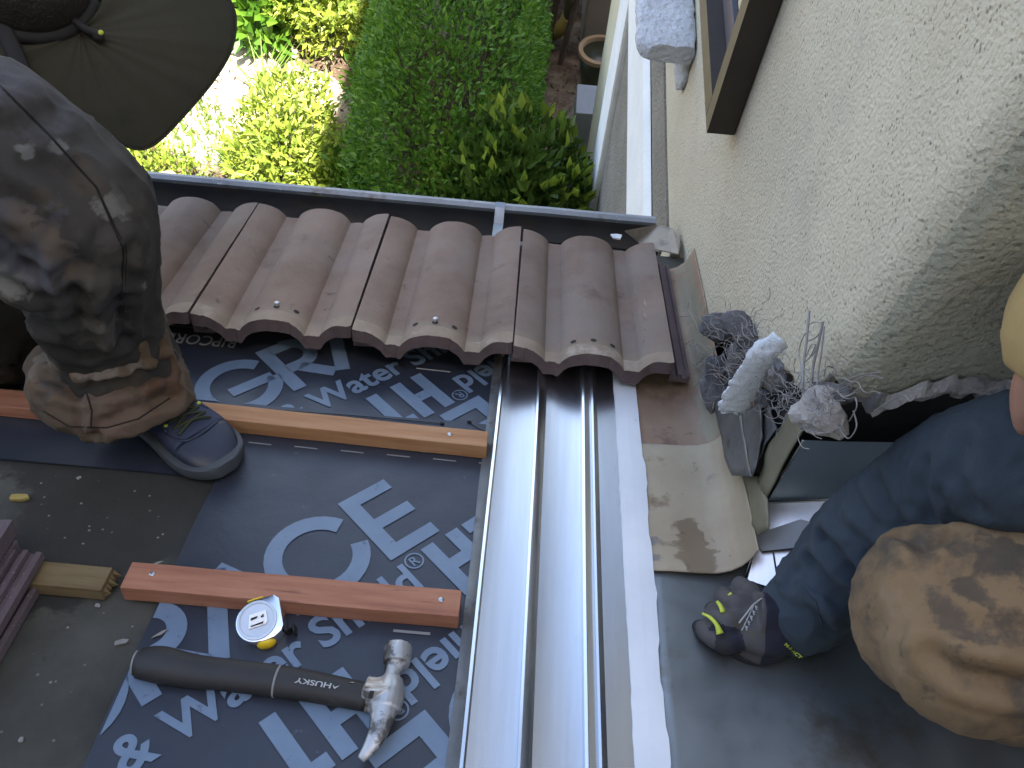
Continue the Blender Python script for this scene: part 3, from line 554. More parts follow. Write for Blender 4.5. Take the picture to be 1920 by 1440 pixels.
# ------------------------------------------------------------------ concrete tiles
TWD, TL, TT = .272, .425, .024
def tile_h(s):                                           # s across the tile, 0..TWD: barrel tops at both edges and in the middle
    q = (s / (TWD/2)) % 1.0; q = min(q, 1-q)*2            # 0 at a barrel top, 1 in the pan
    if q > .80: return 0.0
    return .027*max(0, 1-(q/.80)**2.0)**.66
def flange_h(s):
    q = s-TWD; return [.004, .012, .005, .014, .004][min(4, int(q/.0085))]
def make_tile(name, m_top, L=TL, lift=.0):
    ss = [TWD*i/64 for i in range(65)]
    b = MB(); NV = 14
    vs = []; n = len(ss)
    ridge = lambda i, v: .0012*N3((ss[i]*50, v*12, 3))
    for j in range(NV+1):
        v = L*j/NV
        for i, s in enumerate(ss):
            e = (.006*N3((s*40, 0, 7)) + .0025*N3((s*160, 0, 2))) if j == 0 else (.002*N3((s*50, 9, 0)) if j == NV else 0)
            vs.append(EX*s + EN*(tile_h(s)+TT+ridge(i, v)) + ED*(v+e))
    top = [(j*n+i, j*n+i+1, (j+1)*n+i+1, (j+1)*n+i) for j in range(NV) for i in range(n-1)]
    for fidx, f in enumerate(top): pass
    raw = [f for f in top if f[0] < n*1]; rest = [f for f in top if f[0] >= n*1]
    b.add(vs, rest, 0); o0 = len(b.v); b.add(vs, raw, 1)
    und = []
    for j in (0, NV):
        for i, s in enumerate(ss):
            p = vs[j*n+i]; und.append(p - EN*(TT + (.003 if tile_h(s) < .01 else 0)) - (ED*.0 if j else ED*.0))
    b.add(und, [(i, i+1, n+i+1, n+i) for i in range(n-1)], 2)
    b.add(vs[:n]+und[:n], [(i, i+1, n+i+1, n+i) for i in range(n-1)], 2)
    b.add(vs[NV*n:]+und[n:], [(i, n+i, n+i+1, i+1) for i in range(n-1)], 2)
    for i in (0, n-1): b.add([vs[j*n+i] for j in range(NV+1)] + [und[i], und[n+i]], [tuple(range(NV+1)) + (NV+2, NV+1)], 2)
    fl = [(0.0002, .0), (.0002, .016), (.005, .016), (.006, .008), (.013, .008), (.014, .017), (.020, .017), (.021, .009), (.028, .009), (.030, .015), (.036, .012), (.036, .0)]
    b.ring([[EX*(TWD+x) + EN*(hh+.002) + ED*(v + .004*N3((x*90, v, 1))) for x, hh in fl] for v in (.012, L*.33, L*.66, L-.02)], True, True, 2)
    me = b
    o = me.build(name, [m_top, M['tile_raw'], M['tile_cut']], None, fix=False)
    bm = bmesh.new(); bm.from_mesh(o.data); bmesh.ops.remove_doubles(bm, verts=bm.verts, dist=1e-5); bmesh.ops.recalc_face_normals(bm, faces=bm.faces)
    for f in bm.faces: f.smooth = True
    for e in bm.edges: e.smooth = not (len(e.link_faces) == 2 and e.calc_face_angle(0) > .7)
    bm.to_mesh(o.data); bm.free()
    return o
def place_tile(o, u, v, h, rot=0.0, tilt=0.0, roll=0.0):
    R = Matrix.Rotation(rot, 3, EN) @ Matrix.Rotation(tilt, 3, EX) @ Matrix.Rotation(roll, 3, ED)
    o.matrix_world = Matrix.Translation(W(u, v, h)) @ R.to_4x4()
tile0 = make_tile('roof_tile', M['tile'])
hole = MB()
def hole_disc(b, s, v, r=.0055):
    c = EX*s + ED*v + EN*(tile_h(s)+TT+.0006); t = (EX + EN*((tile_h(s+.002)-tile_h(s-.002))/.004)).normalized(); q = t.cross(ED).normalized()
    b.add([c] + [c + (t*math.cos(a*math.pi/6)*r + ED*math.sin(a*math.pi/6)*r*.9) + q*.0 for a in range(12)], [(0, 1+a, 1+(a+1) % 12) for a in range(12)])
TH = TWD/2
for s in (TH-.034, TH, TH+.034): hole_disc(hole, s, .040)
hole_o = hole.build('nail_hole', M['black'], tile0)
tile_specs = [(-1.112, 1.163, 'brown barrel tile at the left end of the row, half hidden behind the leg', False),
              (-.832, 1.160, 'brown barrel tile touching the bent knee, one empty nail hole in view', False),
              (-.553, 1.157, 'brown barrel tile with a bright nail, second full tile from the person', True),
              (-.277, 1.152, 'brown barrel tile with a bright nail, above the gutter hanger strap', True),
              (-.004, 1.143, 'chipped brown barrel tile covering the new metal channel by the wall', False)]
tiles = []
for k, (u, v, lab, nail) in enumerate(tile_specs):
    if k == 0: o = tile0
    else:
        o = tile0.copy(); SC.collection.objects.link(o)
        c = hole_o.copy(); SC.collection.objects.link(c); c.parent = o
    place_tile(o, u, v, .036 + (.003 if k == 4 else 0), rot=math.radians([.6, .5, .9, .6, .2][k]), tilt=-math.radians(2.2), roll=math.radians([0, .4, 0, -.3, 1.2][k]))
    tag(o, lab, 'roof tile', 'brown barrel tiles at the eave'); tiles.append(o)
    if nail:
        q = MB(); q.tube([EN*(tile_h(TH)+TT-.002) + EX*TH + ED*.040, EN*(tile_h(TH)+TT+.007) + EX*(TH+.001) + ED*.041], [.003, .003], 8)
        q.ell(EN*(tile_h(TH)+TT+.008) + EX*(TH+.001) + ED*.041, .0048, .0048, .0016, (EX, ED, EN), 12, 6); q.build('nail', M['nail'], None, smooth=True).parent = o
ch = MB()                                                # chipped spots on the last tile
for (s, v, L) in [(.235, .15, .012), (.238, .19, .02), (.232, .11, .008), (.229, .075, .01), (.225, .24, .006)]:
    c = EX*s + ED*v + EN*(tile_h(s)+TT+.0015); ch.add([c - ED*L + EX*.001, c + EX*.003 - EN*.0005, c + ED*L - EX*.001, c - EX*.0035], [(0, 1, 2, 3)])
ch.build('surface_chip', M['tile_raw'], None).parent = tiles[4]
lt = tile0.copy(); lt.data = tile0.data.copy(); SC.collection.objects.link(lt)
lt.data.materials[0] = M['tile_purple']; lt.data.materials[2] = M['tile_purple']; lt.data.materials[1] = M['tile_purple']
place_tile(lt, -.880, .262, .030, rot=math.radians(1.5), tilt=math.radians(0)); lt.name = 'roof_tile'
tag(lt, 'loose purple-brown tile lying on the old felt, side ribs showing', 'roof tile')
lt2 = lt.copy(); SC.collection.objects.link(lt2); place_tile(lt2, -.886, .258, .0, rot=math.radians(.5)); tag(lt2, 'lower purple-brown tile underneath the loose tile on the felt', 'roof tile')

# ------------------------------------------------------------------ new metal channel, white strip, old pans
V0, V1 = -.45, 1.46
prof = [(-.020, .004), (-.0205, .020), (-.0165, .0215), (-.014, .0165), (.010, .0135), (.0425, .0145), (.0428, .033), (.046, .0345), (.0485, .031), (.0555, .0265), (.060, .0145), (.085, .0125), (.117, .0145), (.1173, .034), (.121, .0355), (.1225, .030), (.1325, .0285), (.1329, .034), (.136, .0345), (.1375, .029), (.1455, .0145), (.178, .0135), (.182, .0135)]
b = MB(); vs = []; K = 30
for i in range(K+1):
    v = V0+(V1-V0)*i/K
    for (u, h) in prof: vs.append(W(u + .0012*N3((v*2, u*3, 0)), v, h + .0010*N3((v*3, u*30, 2)) + .004))
n = len(prof); b.add(vs, [(i*n+j, i*n+j+1, (i+1)*n+j+1, (i+1)*n+j) for i in range(K) for j in range(n-1)])
chn = b.build('valley_channel', M['galv'], smooth=True, fix=False, auto=.45)
tag(chn, 'shiny new galvanised channel with two standing ribs running down the roof', 'flashing')
eb = MB(); vs = []
for i in range(61):
    v = V0+(V1-V0)*i/60; e = .0015*N3((v*6, 3, 0)); vs += [W(-.036+e, v, .0105), W(-.027+e*.5, v, .0125), W(-.0195, v, .020)]
eb.add(vs, [(i*3+j, i*3+j+1, (i+1)*3+j+1, (i+1)*3+j) for i in range(60) for j in range(2)]); eb.build('dark_edge', M['galv_dark'], chn, smooth=True, fix=False)  # darker strip along the channel's left lip
b = MB(); vs = []; K = 120
for i in range(K+1):
    v = V0 + (1.30-V0)*i/K; le = .002*N3((v*9, 0, 0)) + .0012*N3((v*60, 0, 0)); re = .004*N3((v*3, 4, 0)) + .003*round(1.4*N3((v*9, 7, 0)))*.8 + .001*N3((v*70, 7, 0))
    ul = .176 + le; ur = .2165 + re - .010*max(0, (v-.9))
    for t in (0, .2, .5, .8, 1): vs.append(W(ul+(ur-ul)*t, v, .0195 + .0012*math.sin(math.pi*t)))
n = 5; b.add(vs, [(i*n+j, i*n+j+1, (i+1)*n+j+1, (i+1)*n+j) for i in range(K) for j in range(n-1)])
ws = b.build('sealing_strip', M['membrane'], smooth=False, fix=False); so_ = ws.modifiers.new('t', 'SOLIDIFY'); so_.thickness = .002
tag(ws, 'ragged white sealing strip stuck along the right edge of the new channel', 'sealing strip')
def pan(name, v0, v1, m, label, u0=.188, h=.006, u1=.340, up=.062):
    b = MB(); pr = [(u0, 0), (.24, .0015), (.285, .003), (.305, .006), (.322, .014), (.334, .026), (.341, .04), (.345, .052), (.3475, up)]
    K = 70; vs = []; P2 = []
    for q0_, q1_ in zip(pr, pr[1:]): P2 += [(q0_[0]+(q1_[0]-q0_[0])*k/3, q0_[1]+(q1_[1]-q0_[1])*k/3) for k in range(3)]
    pr = P2 + [pr[-1]]
    for i in range(K+1):
        v = v0+(v1-v0)*i/K
        for (u, q) in pr: vs.append(W(u, v + .002*N3((u*20, v0, 0)), h + q + .0015*N3((u*14, v*9, 1))))
    n = len(pr); b.add(vs, [(i*n+j, i*n+j+1, (i+1)*n+j+1, (i+1)*n+j) for i in range(K) for j in range(n-1)])
    o = b.build(name, m, smooth=True, fix=False); s_ = o.modifiers.new('t', 'SOLIDIFY'); s_.thickness = .0015; s_.offset = -1
    return tag(o, label, 'flashing', 'old tan wall flashing pans')
pa = pan('wall_flashing', 1.004, 1.55, M['tan_red'], 'reddish-tan old flashing pan beside the end tile, curling up the wall', h=.013)
pb_ = pan('wall_flashing', .757, 1.012, M['tan_pan'], 'tan old flashing pan with a dark brown stain, below the broken stucco', h=.016)
paint_on(pa, [(W(.338, 1.04+.045*k, .04), .034, (.20, .185, .13), .75) for k in range(13)] + [(rp(1250, 830, .01), .03, (.12, .07, .05), .5), (rp(1215, 700, .01), .02, (.13, .10, .085), .6), (rp(1290, 820, .01), .012, (.11, .08, .05), .7)])
paint_on(pb_, [(rp(1290, 1000, .01), .024, (.13, .09, .05), .9), (rp(1300, 1035, .01), .034, (.135, .095, .052), .9), (rp(1310, 1062, .01), .03, (.14, .10, .058), .9), (rp(1275, 1050, .01), .018, (.15, .105, .06), .8), (rp(1222, 1020, .01), .016, (.15, .15, .15), .8), (rp(1226, 1050, .01), .014, (.15, .15, .15), .8), (rp(1340, 905, .02), .02, (.19, .15, .12), .5)])
b = MB()
def lowpan(a, t):
    u = .19+1.6*a; v = -.55 + (.84+.55)*t; return W(u, v + .002*N3((u*12, 0, 4))*(t**8), .0105 + .002*N3((u*7, v*7, 1)))
b.grid(lowpan, 40, 30); lp = b.build('roof_pan', M['galv_dull'], smooth=True, fix=False); s_ = lp.modifiers.new('t', 'SOLIDIFY'); s_.thickness = .002; s_.offset = -1
tag(lp, 'wide dull grey metal pan under the gloved hand and kneeling person', 'flashing')
# ------------------------------------------------------------------ flashing pieces at the broken corner
def plate(name, pts, m, label, th=.0018, cat='flashing', group=None, sub=3, bend=.0):
    P = [ux(*q) for q in pts]; nrm = Vector((0, 0, 0)); c = sum(P, Vector())/len(P)
    for i in range(len(P)): nrm += (P[i]-c).cross(P[(i+1) % len(P)]-c)
    nrm.normalize()
    if nrm.dot(CAM-c) < 0: nrm = -nrm
    b = MB(); b.add([c] + P, [(0, 1+i, 1+(i+1) % len(P)) for i in range(len(P))])
    o = b.build(name, m, fix=True)
    bm = bmesh.new(); bm.from_mesh(o.data); bmesh.ops.subdivide_edges(bm, edges=bm.edges, cuts=sub, use_grid_fill=True)
    for v in bm.verts: v.co += nrm*(.004*N3(v.co*22) + .0015*N3(v.co*70)) + bend*nrm*((v.co-c).length)**2
    for f in bm.faces: f.smooth = True
    bm.to_mesh(o.data); bm.free()
    s_ = o.modifiers.new('t', 'SOLIDIFY'); s_.thickness = th
    return tag(o, label, cat, group)
G5 = 'bent flashing scraps at the broken corner'
plate('flashing_piece', [(1341, 752, .335), (1386, 755, .338), (1404, 860, .338), (1412, 894, .335), (1375, 892, .330), (1358, 845, .333)], M['galv_dark'], 'long grey step flashing strip against the tan pan, below the mortar lumps', group=G5)
plate('flashing_piece', [(1386, 785, .339), (1426, 745, .345), (1434, 819, .344), (1413, 892, .336), (1403, 858, .339)], M['galv_dark'], 'grey flashing flap with a pointed lower tip, folded over the step flashing', group=G5)
plate('flashing_piece', [(1427, 742, .352), (1442, 748, .352), (1458, 803, .352), (1424, 862, .346), (1434, 815, .348)], M['galv_dark'], 'narrow dark bent flashing sliver behind the pointed flap', group=G5)
plate('flashing_piece', [(1482, 772, .350), (1503, 792, .350), (1506, 808, .350), (1438, 932, .350), (1420, 905, .350), (1447, 832, .350)], M['olive_paint'], 'olive painted flashing strip slanting beside the new dark pan', group=G5)
plate('flashing_piece', [(1387, 893, .350), (1420, 893, .350), (1439, 936, .350), (1443, 992, .350), (1421, 1003, .347), (1406, 969, .350)], M['olive_paint'], 'short olive flashing leg under the slanting olive strip', group=G5)
plate('flashing_piece', [(1386, 860, .362), (1452, 740, .366), (1500, 760, .37), (1440, 900, .366)], M['dark'], 'dark sheet added as the shadow inside the broken corner', cat='shadow sheet')  # dark plate stands in for the shadow of the recess
plate('lath_board', [(1381, 762, .345), (1420, 700, .348), (1440, 706, .348), (1428, 750, .347), (1396, 790, .345)], M['brown_board'], 'brown bare board showing beneath the white torn strip', th=.006, cat='board')
# the new cricket pan: dark upstand against the wall, bright face tilting to the left
cr = empty('cricket_pan', W(.45, .80, .05), 'new bright metal pan folded up against the broken wall behind the sleeve', 'flashing')
PN = Vector((-.35, -.15, .92)).normalized(); D = ux(1398, 1086, .346)
def onp(px, py, off=0.0): r = ray(px, py); return CAM + r*((PN.dot(D-CAM)+off)/PN.dot(r))
B = onp(1440, 937); A = ux(1503, 805, .366); A.y = B.y+.004
def pz(x, y): return D.z + (-PN.x*(x-D.x) - PN.y*(y-D.y))/PN.z
Dr = onp(1610, 1150); Br = Vector((.68, B.y, pz(.68, B.y))); Ar = Vector((1.3, B.y+.004, .075)); Brr = Vector((1.3, B.y, pz(.68, B.y)+.1))
def quad(b, p, q, r, s, n=16, wob=.002):
    b.grid(lambda a, t: (p*(1-a)+q*a)*(1-t) + (s*(1-a)+r*a)*t + EN*wob*N3(((p*(1-a)+q*a)*(1-t) + (s*(1-a)+r*a)*t)*16), n, n)
b = MB(); quad(b, D, Dr, Br, B, 20, .0015); b.build('tilted_face', M['galv'], cr, smooth=True, fix=False)
b = MB(); quad(b, B+Vector((0, -.002, .001)), Brr, Ar, A, 24, .003); b.build('upstand', M['galv_sky_tint'], cr, smooth=True, fix=False)
b = MB(); b.tube([B + Vector((-.003, -.004, 0)), B*.5+Br*.5 + Vector((0, -.005, .001)), Br + Vector((0, -.005, .001))], .0022, 6); b.tube([D + EN*.001, B + EN*.001], .0025, 6); b.tube([B, A], .0018, 6); b.build('folded_hem', M['galv'], cr, smooth=True)
b = MB(); b.tube([onp(1450, 1036, .003), onp(1455, 1070, .003), onp(1462, 1100, .003)], .0012, 5); b.build('lap_seam', M['black'], cr)
P = [onp(*q) for q in [(1414, 1003, .014), (1501, 974, .016), (1545, 985, .016), (1540, 1022, .016), (1428, 1034, .014)]]
b = MB(); b.prism(P, .0018, PN); tag(b.build('flashing_piece', M['galv_dull']), 'scratched grey scrap of metal lying across the bright pan by the sleeve', 'flashing', G5)
# ------------------------------------------------------------------ plaster lumps, torn strip, wire
def chunk(px, py, X, r, m, label, sq=(1, 1, 1), rot=0.0, cat='mortar chunk', name='mortar_chunk', rough=.45):
    c = ux(px, py, X); b = MB()
    up = CU*math.cos(rot) + CR*math.sin(rot); rt = CR*math.cos(rot) - CU*math.sin(rot)
    b.ell(c, r*sq[0], r*sq[1], r*sq[2], (rt, up, CF), 22, 15)
    s0 = rnd.random()*50
    def dis(p):
        q = p-c; a = noise.cell(Vector(q*52) + Vector((s0, s0, 0)))*.16
        return c + q*(1 + rough*N3(p, 26, s0) + .22*N3(p, 75, s0) + a) + q.normalized()*.0016*N3(p, 260)
    b.v = [dis(p) for p in b.v]
    return tag(b.build(name, m, smooth=False, fix=False, auto=.35), label, cat, 'broken plaster lumps at the wall corner')
chunk(1342, 622, .338, .028, M['mortar'], 'squarish grey mortar lump closest to the end tile', (1, 1.0, .42), .3)
chunk(1398, 628, .338, .031, M['mortar'], 'large grey mortar slab tilted up against the cream wall', (1.35, .8, .42), .9)
chunk(1388, 672, .345, .024, M['mortar'], 'dark mortar lump wedged left of the white torn strip', (.8, 1.2, .7), .4)
chunk(1341, 712, .334, .028, M['mortar'], 'tall dark mortar lump resting on top of the step flashing', (.9, 1.7, .5), -.12)
chunk(1452, 700, .344, .025, M['mortar_pale'], 'pinkish-white broken plaster knob right of the white strip', (1.15, .95, .8), .1)
chunk(1541, 772, .342, .025, M['mortar_pale'], 'pale plaster lump tangled in wire above the new pan', (1.1, 1.05, .8), .2)
chunk(1555, 740, .350, .017, M['mortar'], 'small grey mortar nub at the lower corner of the wall', (1.4, .8, .8), .2)
chunk(1432, 745, .345, .012, M['mortar'], 'small grey crumb at the foot of the pinkish plaster knob', (1, 1, .8), .4)
b = MB(); pl = spline([ux(1370, 770, .306), ux(1374, 762, .306), ux(1392, 728, .306), ux(1408, 696, .306), ux(1428, 664, .308), ux(1462, 636, .322)], 8)
ww = spl([.011, .018, .020, .017, .014, .008], 8); vs = []; K = len(pl)
for i, p in enumerate(pl):
    t = (pl[min(i+1, K-1)]-pl[max(i-1, 0)]).normalized(); sd = t.cross(CF).normalized()
    for j in range(7):
        a = (j/6-.5)*2; vs.append(p + sd*ww[i]*(a*(1 + .30*N3((i*.55, a*3, 7)) + .16*N3((i*1.9, a*5, 1))) + .15*N3((i*.9, a*9, 2))) - CF*(.007*(1-a*a)) + CF*(.005*N3((i*.6, a*3, 0)) + .003*N3((i*2.1, a*6, 4))))
b.add(vs, [(i*7+j, i*7+j+1, (i+1)*7+j+1, (i+1)*7+j) for i in range(K-1) for j in range(6)])
o = b.build('torn_strip', M['foam'], smooth=True, fix=False); s_ = o.modifiers.new('t', 'SOLIDIFY'); s_.thickness = .006
tag(o, 'white torn foam-like strip running diagonally through the broken plaster', 'torn strip')
def wires(cx, cy, n, spread, X, L, seed, r=.00042, dirs=None):
    q = random.Random(seed); b = MB()
    for _ in range(n):
        x = cx + q.uniform(-1, 1)*spread[0]; y = cy + q.uniform(-1, 1)*spread[1]; a = q.uniform(0, 6.28) if dirs is None else q.gauss(dirs, .35); P = []; dx = X + q.uniform(-.02, .004)
        for k in range(q.randint(4, 8)):
            P.append(ux(x, y, dx)); a += q.choice((-1, 1))*q.uniform(.3, 1.1) if dirs is None else q.choice((-1, 1))*q.uniform(.1, .5); x += math.cos(a)*L; y += math.sin(a)*L; dx += q.uniform(-.005, .004)
            dx = min(dx, XW-.003)
        b.tube(spline(P, 3), r, 4)
    return b
wl = empty('wire_lath', ux(1360, 660, .33), 'tangle of thin grey wires over the mortar lumps beside the end tile', 'wire lath', 'torn wire lath at the broken wall')
wires(1352, 655, 60, (48, 66), .328, 13, 3).build('wire_strand', M['wire'], wl); wires(1415, 650, 30, (32, 50), .326, 12, 5).build('wire_strand', M['wire'], wl)
w2 = empty('wire_lath', ux(1520, 720, .33), 'upright spray of grey wires sticking out left of the shaded wall corner', 'wire lath', 'torn wire lath at the broken wall')
b = wires(1530, 745, 46, (44, 40), .336, 13, 8)
for (pts, r) in [([(1505, 740), (1506, 690), (1512, 640), (1517, 583)], .0016), ([(1520, 740), (1524, 690), (1533, 650), (1543, 603)], .0016), ([(1530, 742), (1534, 700), (1540, 660), (1545, 612)], .0011), ([(1514, 640), (1528, 634), (1539, 622)], .0008), ([(1512, 612), (1526, 604), (1540, 606)], .0006), ([(1508, 680), (1520, 668), (1530, 645)], .0008),
                 ([(1512, 668), (1522, 646), (1530, 652), (1522, 668), (1514, 660)], .0007), ([(1504, 700), (1498, 660), (1508, 628), (1520, 622)], .0007), ([(1545, 706), (1550, 688), (1562, 690), (1572, 704)], .0008), ([(1560, 736), (1590, 712), (1620, 702), (1652, 698)], .0008), ([(1570, 735), (1600, 716), (1628, 704), (1655, 710)], .0007), ([(1560, 760), (1585, 745), (1612, 728)], .0007),
                 ([(1592, 790), (1606, 764), (1604, 746)], .0007), ([(1640, 770), (1690, 742), (1706, 752), (1720, 742)], .0007), ([(1572, 800), (1590, 822), (1606, 800), (1600, 770)], .0008), ([(1500, 800), (1540, 812), (1580, 800)], .0007)]:
    b.tube(spline([ux(x, y, .332 if x < 1560 else .352) for x, y in pts], 5), r, 5)
b.build('wire_strand', M['wire'], w2)
w3 = empty('wire_lath', ux(1450, 745, .33), 'short curling wires hanging under the pinkish plaster knob', 'wire lath', 'torn wire lath at the broken wall')
wires(1470, 742, 26, (30, 26), .334, 10, 12).build('wire_strand', M['wire'], w3)

# ------------------------------------------------------------------ small scraps
def scrap(px, py, pts, m, label, name, cat, h=.006, th=.003, yaw=0):
    c = rp(px, py, h); b = MB(); a = EX*math.cos(yaw)+ED*math.sin(yaw); d = ED*math.cos(yaw)-EX*math.sin(yaw)
    b.prism([c + a*x + d*y + EN*.002*N3((x*90, y*90, px)) for x, y in pts], th, EN); return tag(b.build(name, m, bevel=.0006), label, cat)
scrap(38, 935, [(-.013, -.003), (-.008, -.006), (.006, -.005), (.014, -.001), (.009, .005), (-.004, .006), (-.012, .004)], M['chip'], 'yellow wood chip lying on the dark felt', 'wood_chip', 'wood chip', .001, .005, .1)
scrap(293, 1058, [(-.009, -.003), (.002, -.002), (.009, .003), (.003, .003), (-.006, -.0005)], M['scrap'], 'tiny pale sliver on the sheet above the red batten', 'paper_sliver', 'scrap', .009, .002, .3)
scrap(300, 1190, [(-.010, -.004), (.002, -.001), (.010, .005), (.004, .004), (-.007, -.001)], M['scrap'], 'curled pale sliver between the red batten and hammer handle', 'paper_sliver', 'scrap', .009, .002, .3)
scrap(228, 1205, [(-.008, -.003), (.006, -.003), (.009, .001), (.002, .004), (-.007, .002)], M['scrap'], 'grey crumb on the felt left of the printed sheet', 'concrete_crumb', 'crumb', .001, .003, .4)
scrap(1157, 446, [(-.010, -.006), (.004, -.010), (.012, .006), (.002, .010), (-.012, .010)], M['foam'], 'white torn scrap sticking up behind the end tile', 'white_scrap', 'scrap', .065, .004, .2)
for k, (px, py, lab) in enumerate([(183, 1136, 'pale grit speck on the felt under the batten stub'), (148, 897, 'pale splinter on the felt below the shoe'), (40, 1388, 'pale crumb on the felt at the bottom left')]):
    scrap(px, py, [(-.003, -.002), (.003, -.0025), (.004, .001), (0, .003), (-.003, .002)], M['scrap'], lab, 'grit_crumb', 'crumb', .001, .002, k)
nl = MB(); hp = [rp(945, 668, .03), rp(938, 655, .035), rp(948, 648, .04), rp(955, 655, .03), rp(946, 664, .03)]
nl.tube(spline(hp, 5), .0012, 6); tag(nl.build('wire_loop', M['nail'], smooth=True), 'small bright wire loop at the head of the channel', 'wire loop')
tk = MB(); tk.tube(spline([rp(x, y, .009) for x, y in [(470, 764), (560, 772), (650, 778), (740, 786), (826, 794)]], 4), .0007, 4)
tk.tube(spline([rp(x, y, .009) for x, y in [(880, 792), (895, 802), (918, 812)]], 4), .0007, 4); tk.ell(rp(829, 794, .009), .004, .003, .002, (EX, ED, EN), 10, 6); tk.ell(rp(880, 791, .009), .004, .003, .002, (EX, ED, EN), 10, 6)
tag(tk.build('black_string', M['black'], smooth=True), 'thin black string lying along the overlap of the two sheets', 'string')

# ------------------------------------------------------------------ hammer
ham = empty('claw_hammer', rp(500, 1280, h2), 'claw hammer with black rubber handle and worn steel head on the navy sheet', 'hammer')
ctr = [(262, 1243, .020), (300, 1246, .020), (360, 1258, .019), (430, 1266, .019), (520, 1277, .019), (600, 1290, .018), (690, 1308, .018)]
hw = [.0190, .0225, .0205, .0195, .0195, .0185, .0170]
pts = spline([rp(*q) for q in ctr], 6); rr = spl(hw, 6)
b = MB(); b.tube(pts, rr, 18, flat=.78, up=EN); b.ell(pts[0], .0175, .0135, .007, (ED, EN, EX), 14, 10)
b.build('handle', M['rubber'], ham, smooth=True)
i = 24; b = MB(); t = (pts[i+1]-pts[i]).normalized(); b.tube([pts[i]-t*.0012, pts[i]+t*.0012], [rr[i]*1.02]*2, 18, flat=.80, up=EN); b.build('handle_band', M['grey_print'], ham, smooth=True)
b = MB(); i = 2; t = (pts[2]-pts[1]).normalized(); b.tube([pts[0]-t*.006, pts[0]-t*.004], [.0150]*2, 14, flat=.8, up=EN); b.build('worn_rim', M['grey_print'], ham, smooth=True)
q0, q1 = rp(630, 1288, .034), rp(550, 1275, .034); ax = (q1-q0).normalized(); ay = ax.cross(EN).normalized()
ay = -ay if ay.dot(ED) > 0 else ay
def on_handle(x, y):
    p = q0 + ax*x + ay*(y-.0035); s = (y-.0035)/.0165; return p + EN*(.0005 - .0145*(1-math.sqrt(max(.05, 1-s*s))))
b = MB(); put_text(b, 'HUSKY', q0, ax, ay, .0066, width=.043, bold=.02, frame=lambda x, y: on_handle(x+.006, y)); b.add([on_handle(*c) for c in [(-.004, .001), (.001, .0065), (.003, .0045), (.0045, .001), (.0015, .004)]], [(0, 1, 2, 3, 4)])
b.add([on_handle(*c) for c in [(-.013, -.006), (-.019, -.0065), (-.0165, -.0105)]], [(0, 1, 2)])
b.build('maker_lettering', M['pale_print'], ham)
hd = MB()
hd.tube(spline([rp(748, 1212, .021), rp(743, 1246, .021)], 4), [.0165, .0172, .0172, .0170, .0160], 18)
hd.tube(spline([rp(743, 1244, .021), rp(737, 1262, .021), rp(730, 1282, .021)], 4), spl([.0130, .0090, .0120], 4), 16)
hd.tube(spline([rp(735, 1272, .021), rp(730, 1300, .021), rp(722, 1330, .021)], 4), spl([.0130, .0185, .0185], 4), 16, flat=.85)
hd.tube(spline([rp(728, 1296, .020), rp(706, 1303, .020), rp(682, 1300, .020)], 4), spl([.019, .0215, .0205], 4), 4)
for sgn, zz in ((-1, .034), (1, .010)):
    pc = [(722, 1318, .021+.004*(-sgn)), (716, 1350, .021-.006*sgn), (706, 1380, .019-.008*sgn), (692, 1405, .015-.008*sgn), (676+(6 if sgn > 0 else 0), 1425, .011-.0075*sgn)]
    hd.tube(spline([rp(*q) for q in pc], 5), spl([.0165, .0140, .0110, .0085, .0050], 5), 12, flat=.62, up=EN)
hd_o = fuse(hd, .0014, 'head', M['steel'], ham, wrinkle=lambda p, q: .0004*N3(p, 120), smooth_it=3)
b = MB(); b.add([], []); b.tube(spline([rp(692, 1302, .0395), rp(700, 1303, .0395)], 3), .005, 8, flat=.1, up=EN); b.build('wedge_mark', M['black'], ham)

# ------------------------------------------------------------------ tape measure
tc = rp(494, 1183, .0); tu = (EX*.90 + ED*.36).normalized(); tn = (EN*.93 - ED*.30 - EX*.1).normalized(); tu = (tu - tn*tu.dot(tn)).normalized(); tv = tn.cross(tu).normalized()
TMB = empty('tape_measure', tc, 'silver tape measure with yellow lock button leaning on the red batten', 'tape measure')
base = tc + EN*.016
def tp(x, y, z): return base + (tu*x + tv*y + tn*z)*.88
out = [(-.031 + 0*0, -.012)] ; out = arc(-.002, .0, .031, 75, 255, 24) + [(.004, -.0315), (.018, -.030), (.029, -.024), (.033, -.017), (.033, .024), (.026, .031), (.010, .0312)]
b = MB(); b.prism([tp(x, y, -.016) for x, y in out], .032*.88, tn); b.build('case', M['chrome'], TMB, bevel=.0028, auto=.5)
b = MB(); b.ring([[tp(-.002 + r*math.cos(a*math.pi/20), r*math.sin(a*math.pi/20), z) for a in range(40)] for r, z in [(.0285, .0163), (.0282, .0182), (.0245, .0186), (.0235, .0172), (.0220, .0170)]], True, True); b.build('face_ring', M['silver'], TMB, smooth=False, auto=.6)
b = MB(); lab = [(-.015, -.010), (.009, -.010), (.013, -.006), (.013, .010), (-.011, .010)]; b.prism([tp(x, y, .0172) for x, y in lab], .0022, tn); b.build('face_label', M['white_label'], TMB, bevel=.0006)
b = MB(); 
for poly in [[(-.010, .0005), (-.001, .0015), (.001, .0045), (-.009, .0042)], [(.0045, .0005), (.009, .0005), (.009, .005), (.0075, .005), (.0065, .003), (.0050, .004)], [(-.012, -.0085), (.006, -.0085), (.0085, -.0055), (-.010, -.0068)]]:
    b.add([tp(x, y, .0205) for x, y in poly], [tuple(range(len(poly)))])
b.build('label_print', M['black'], TMB)
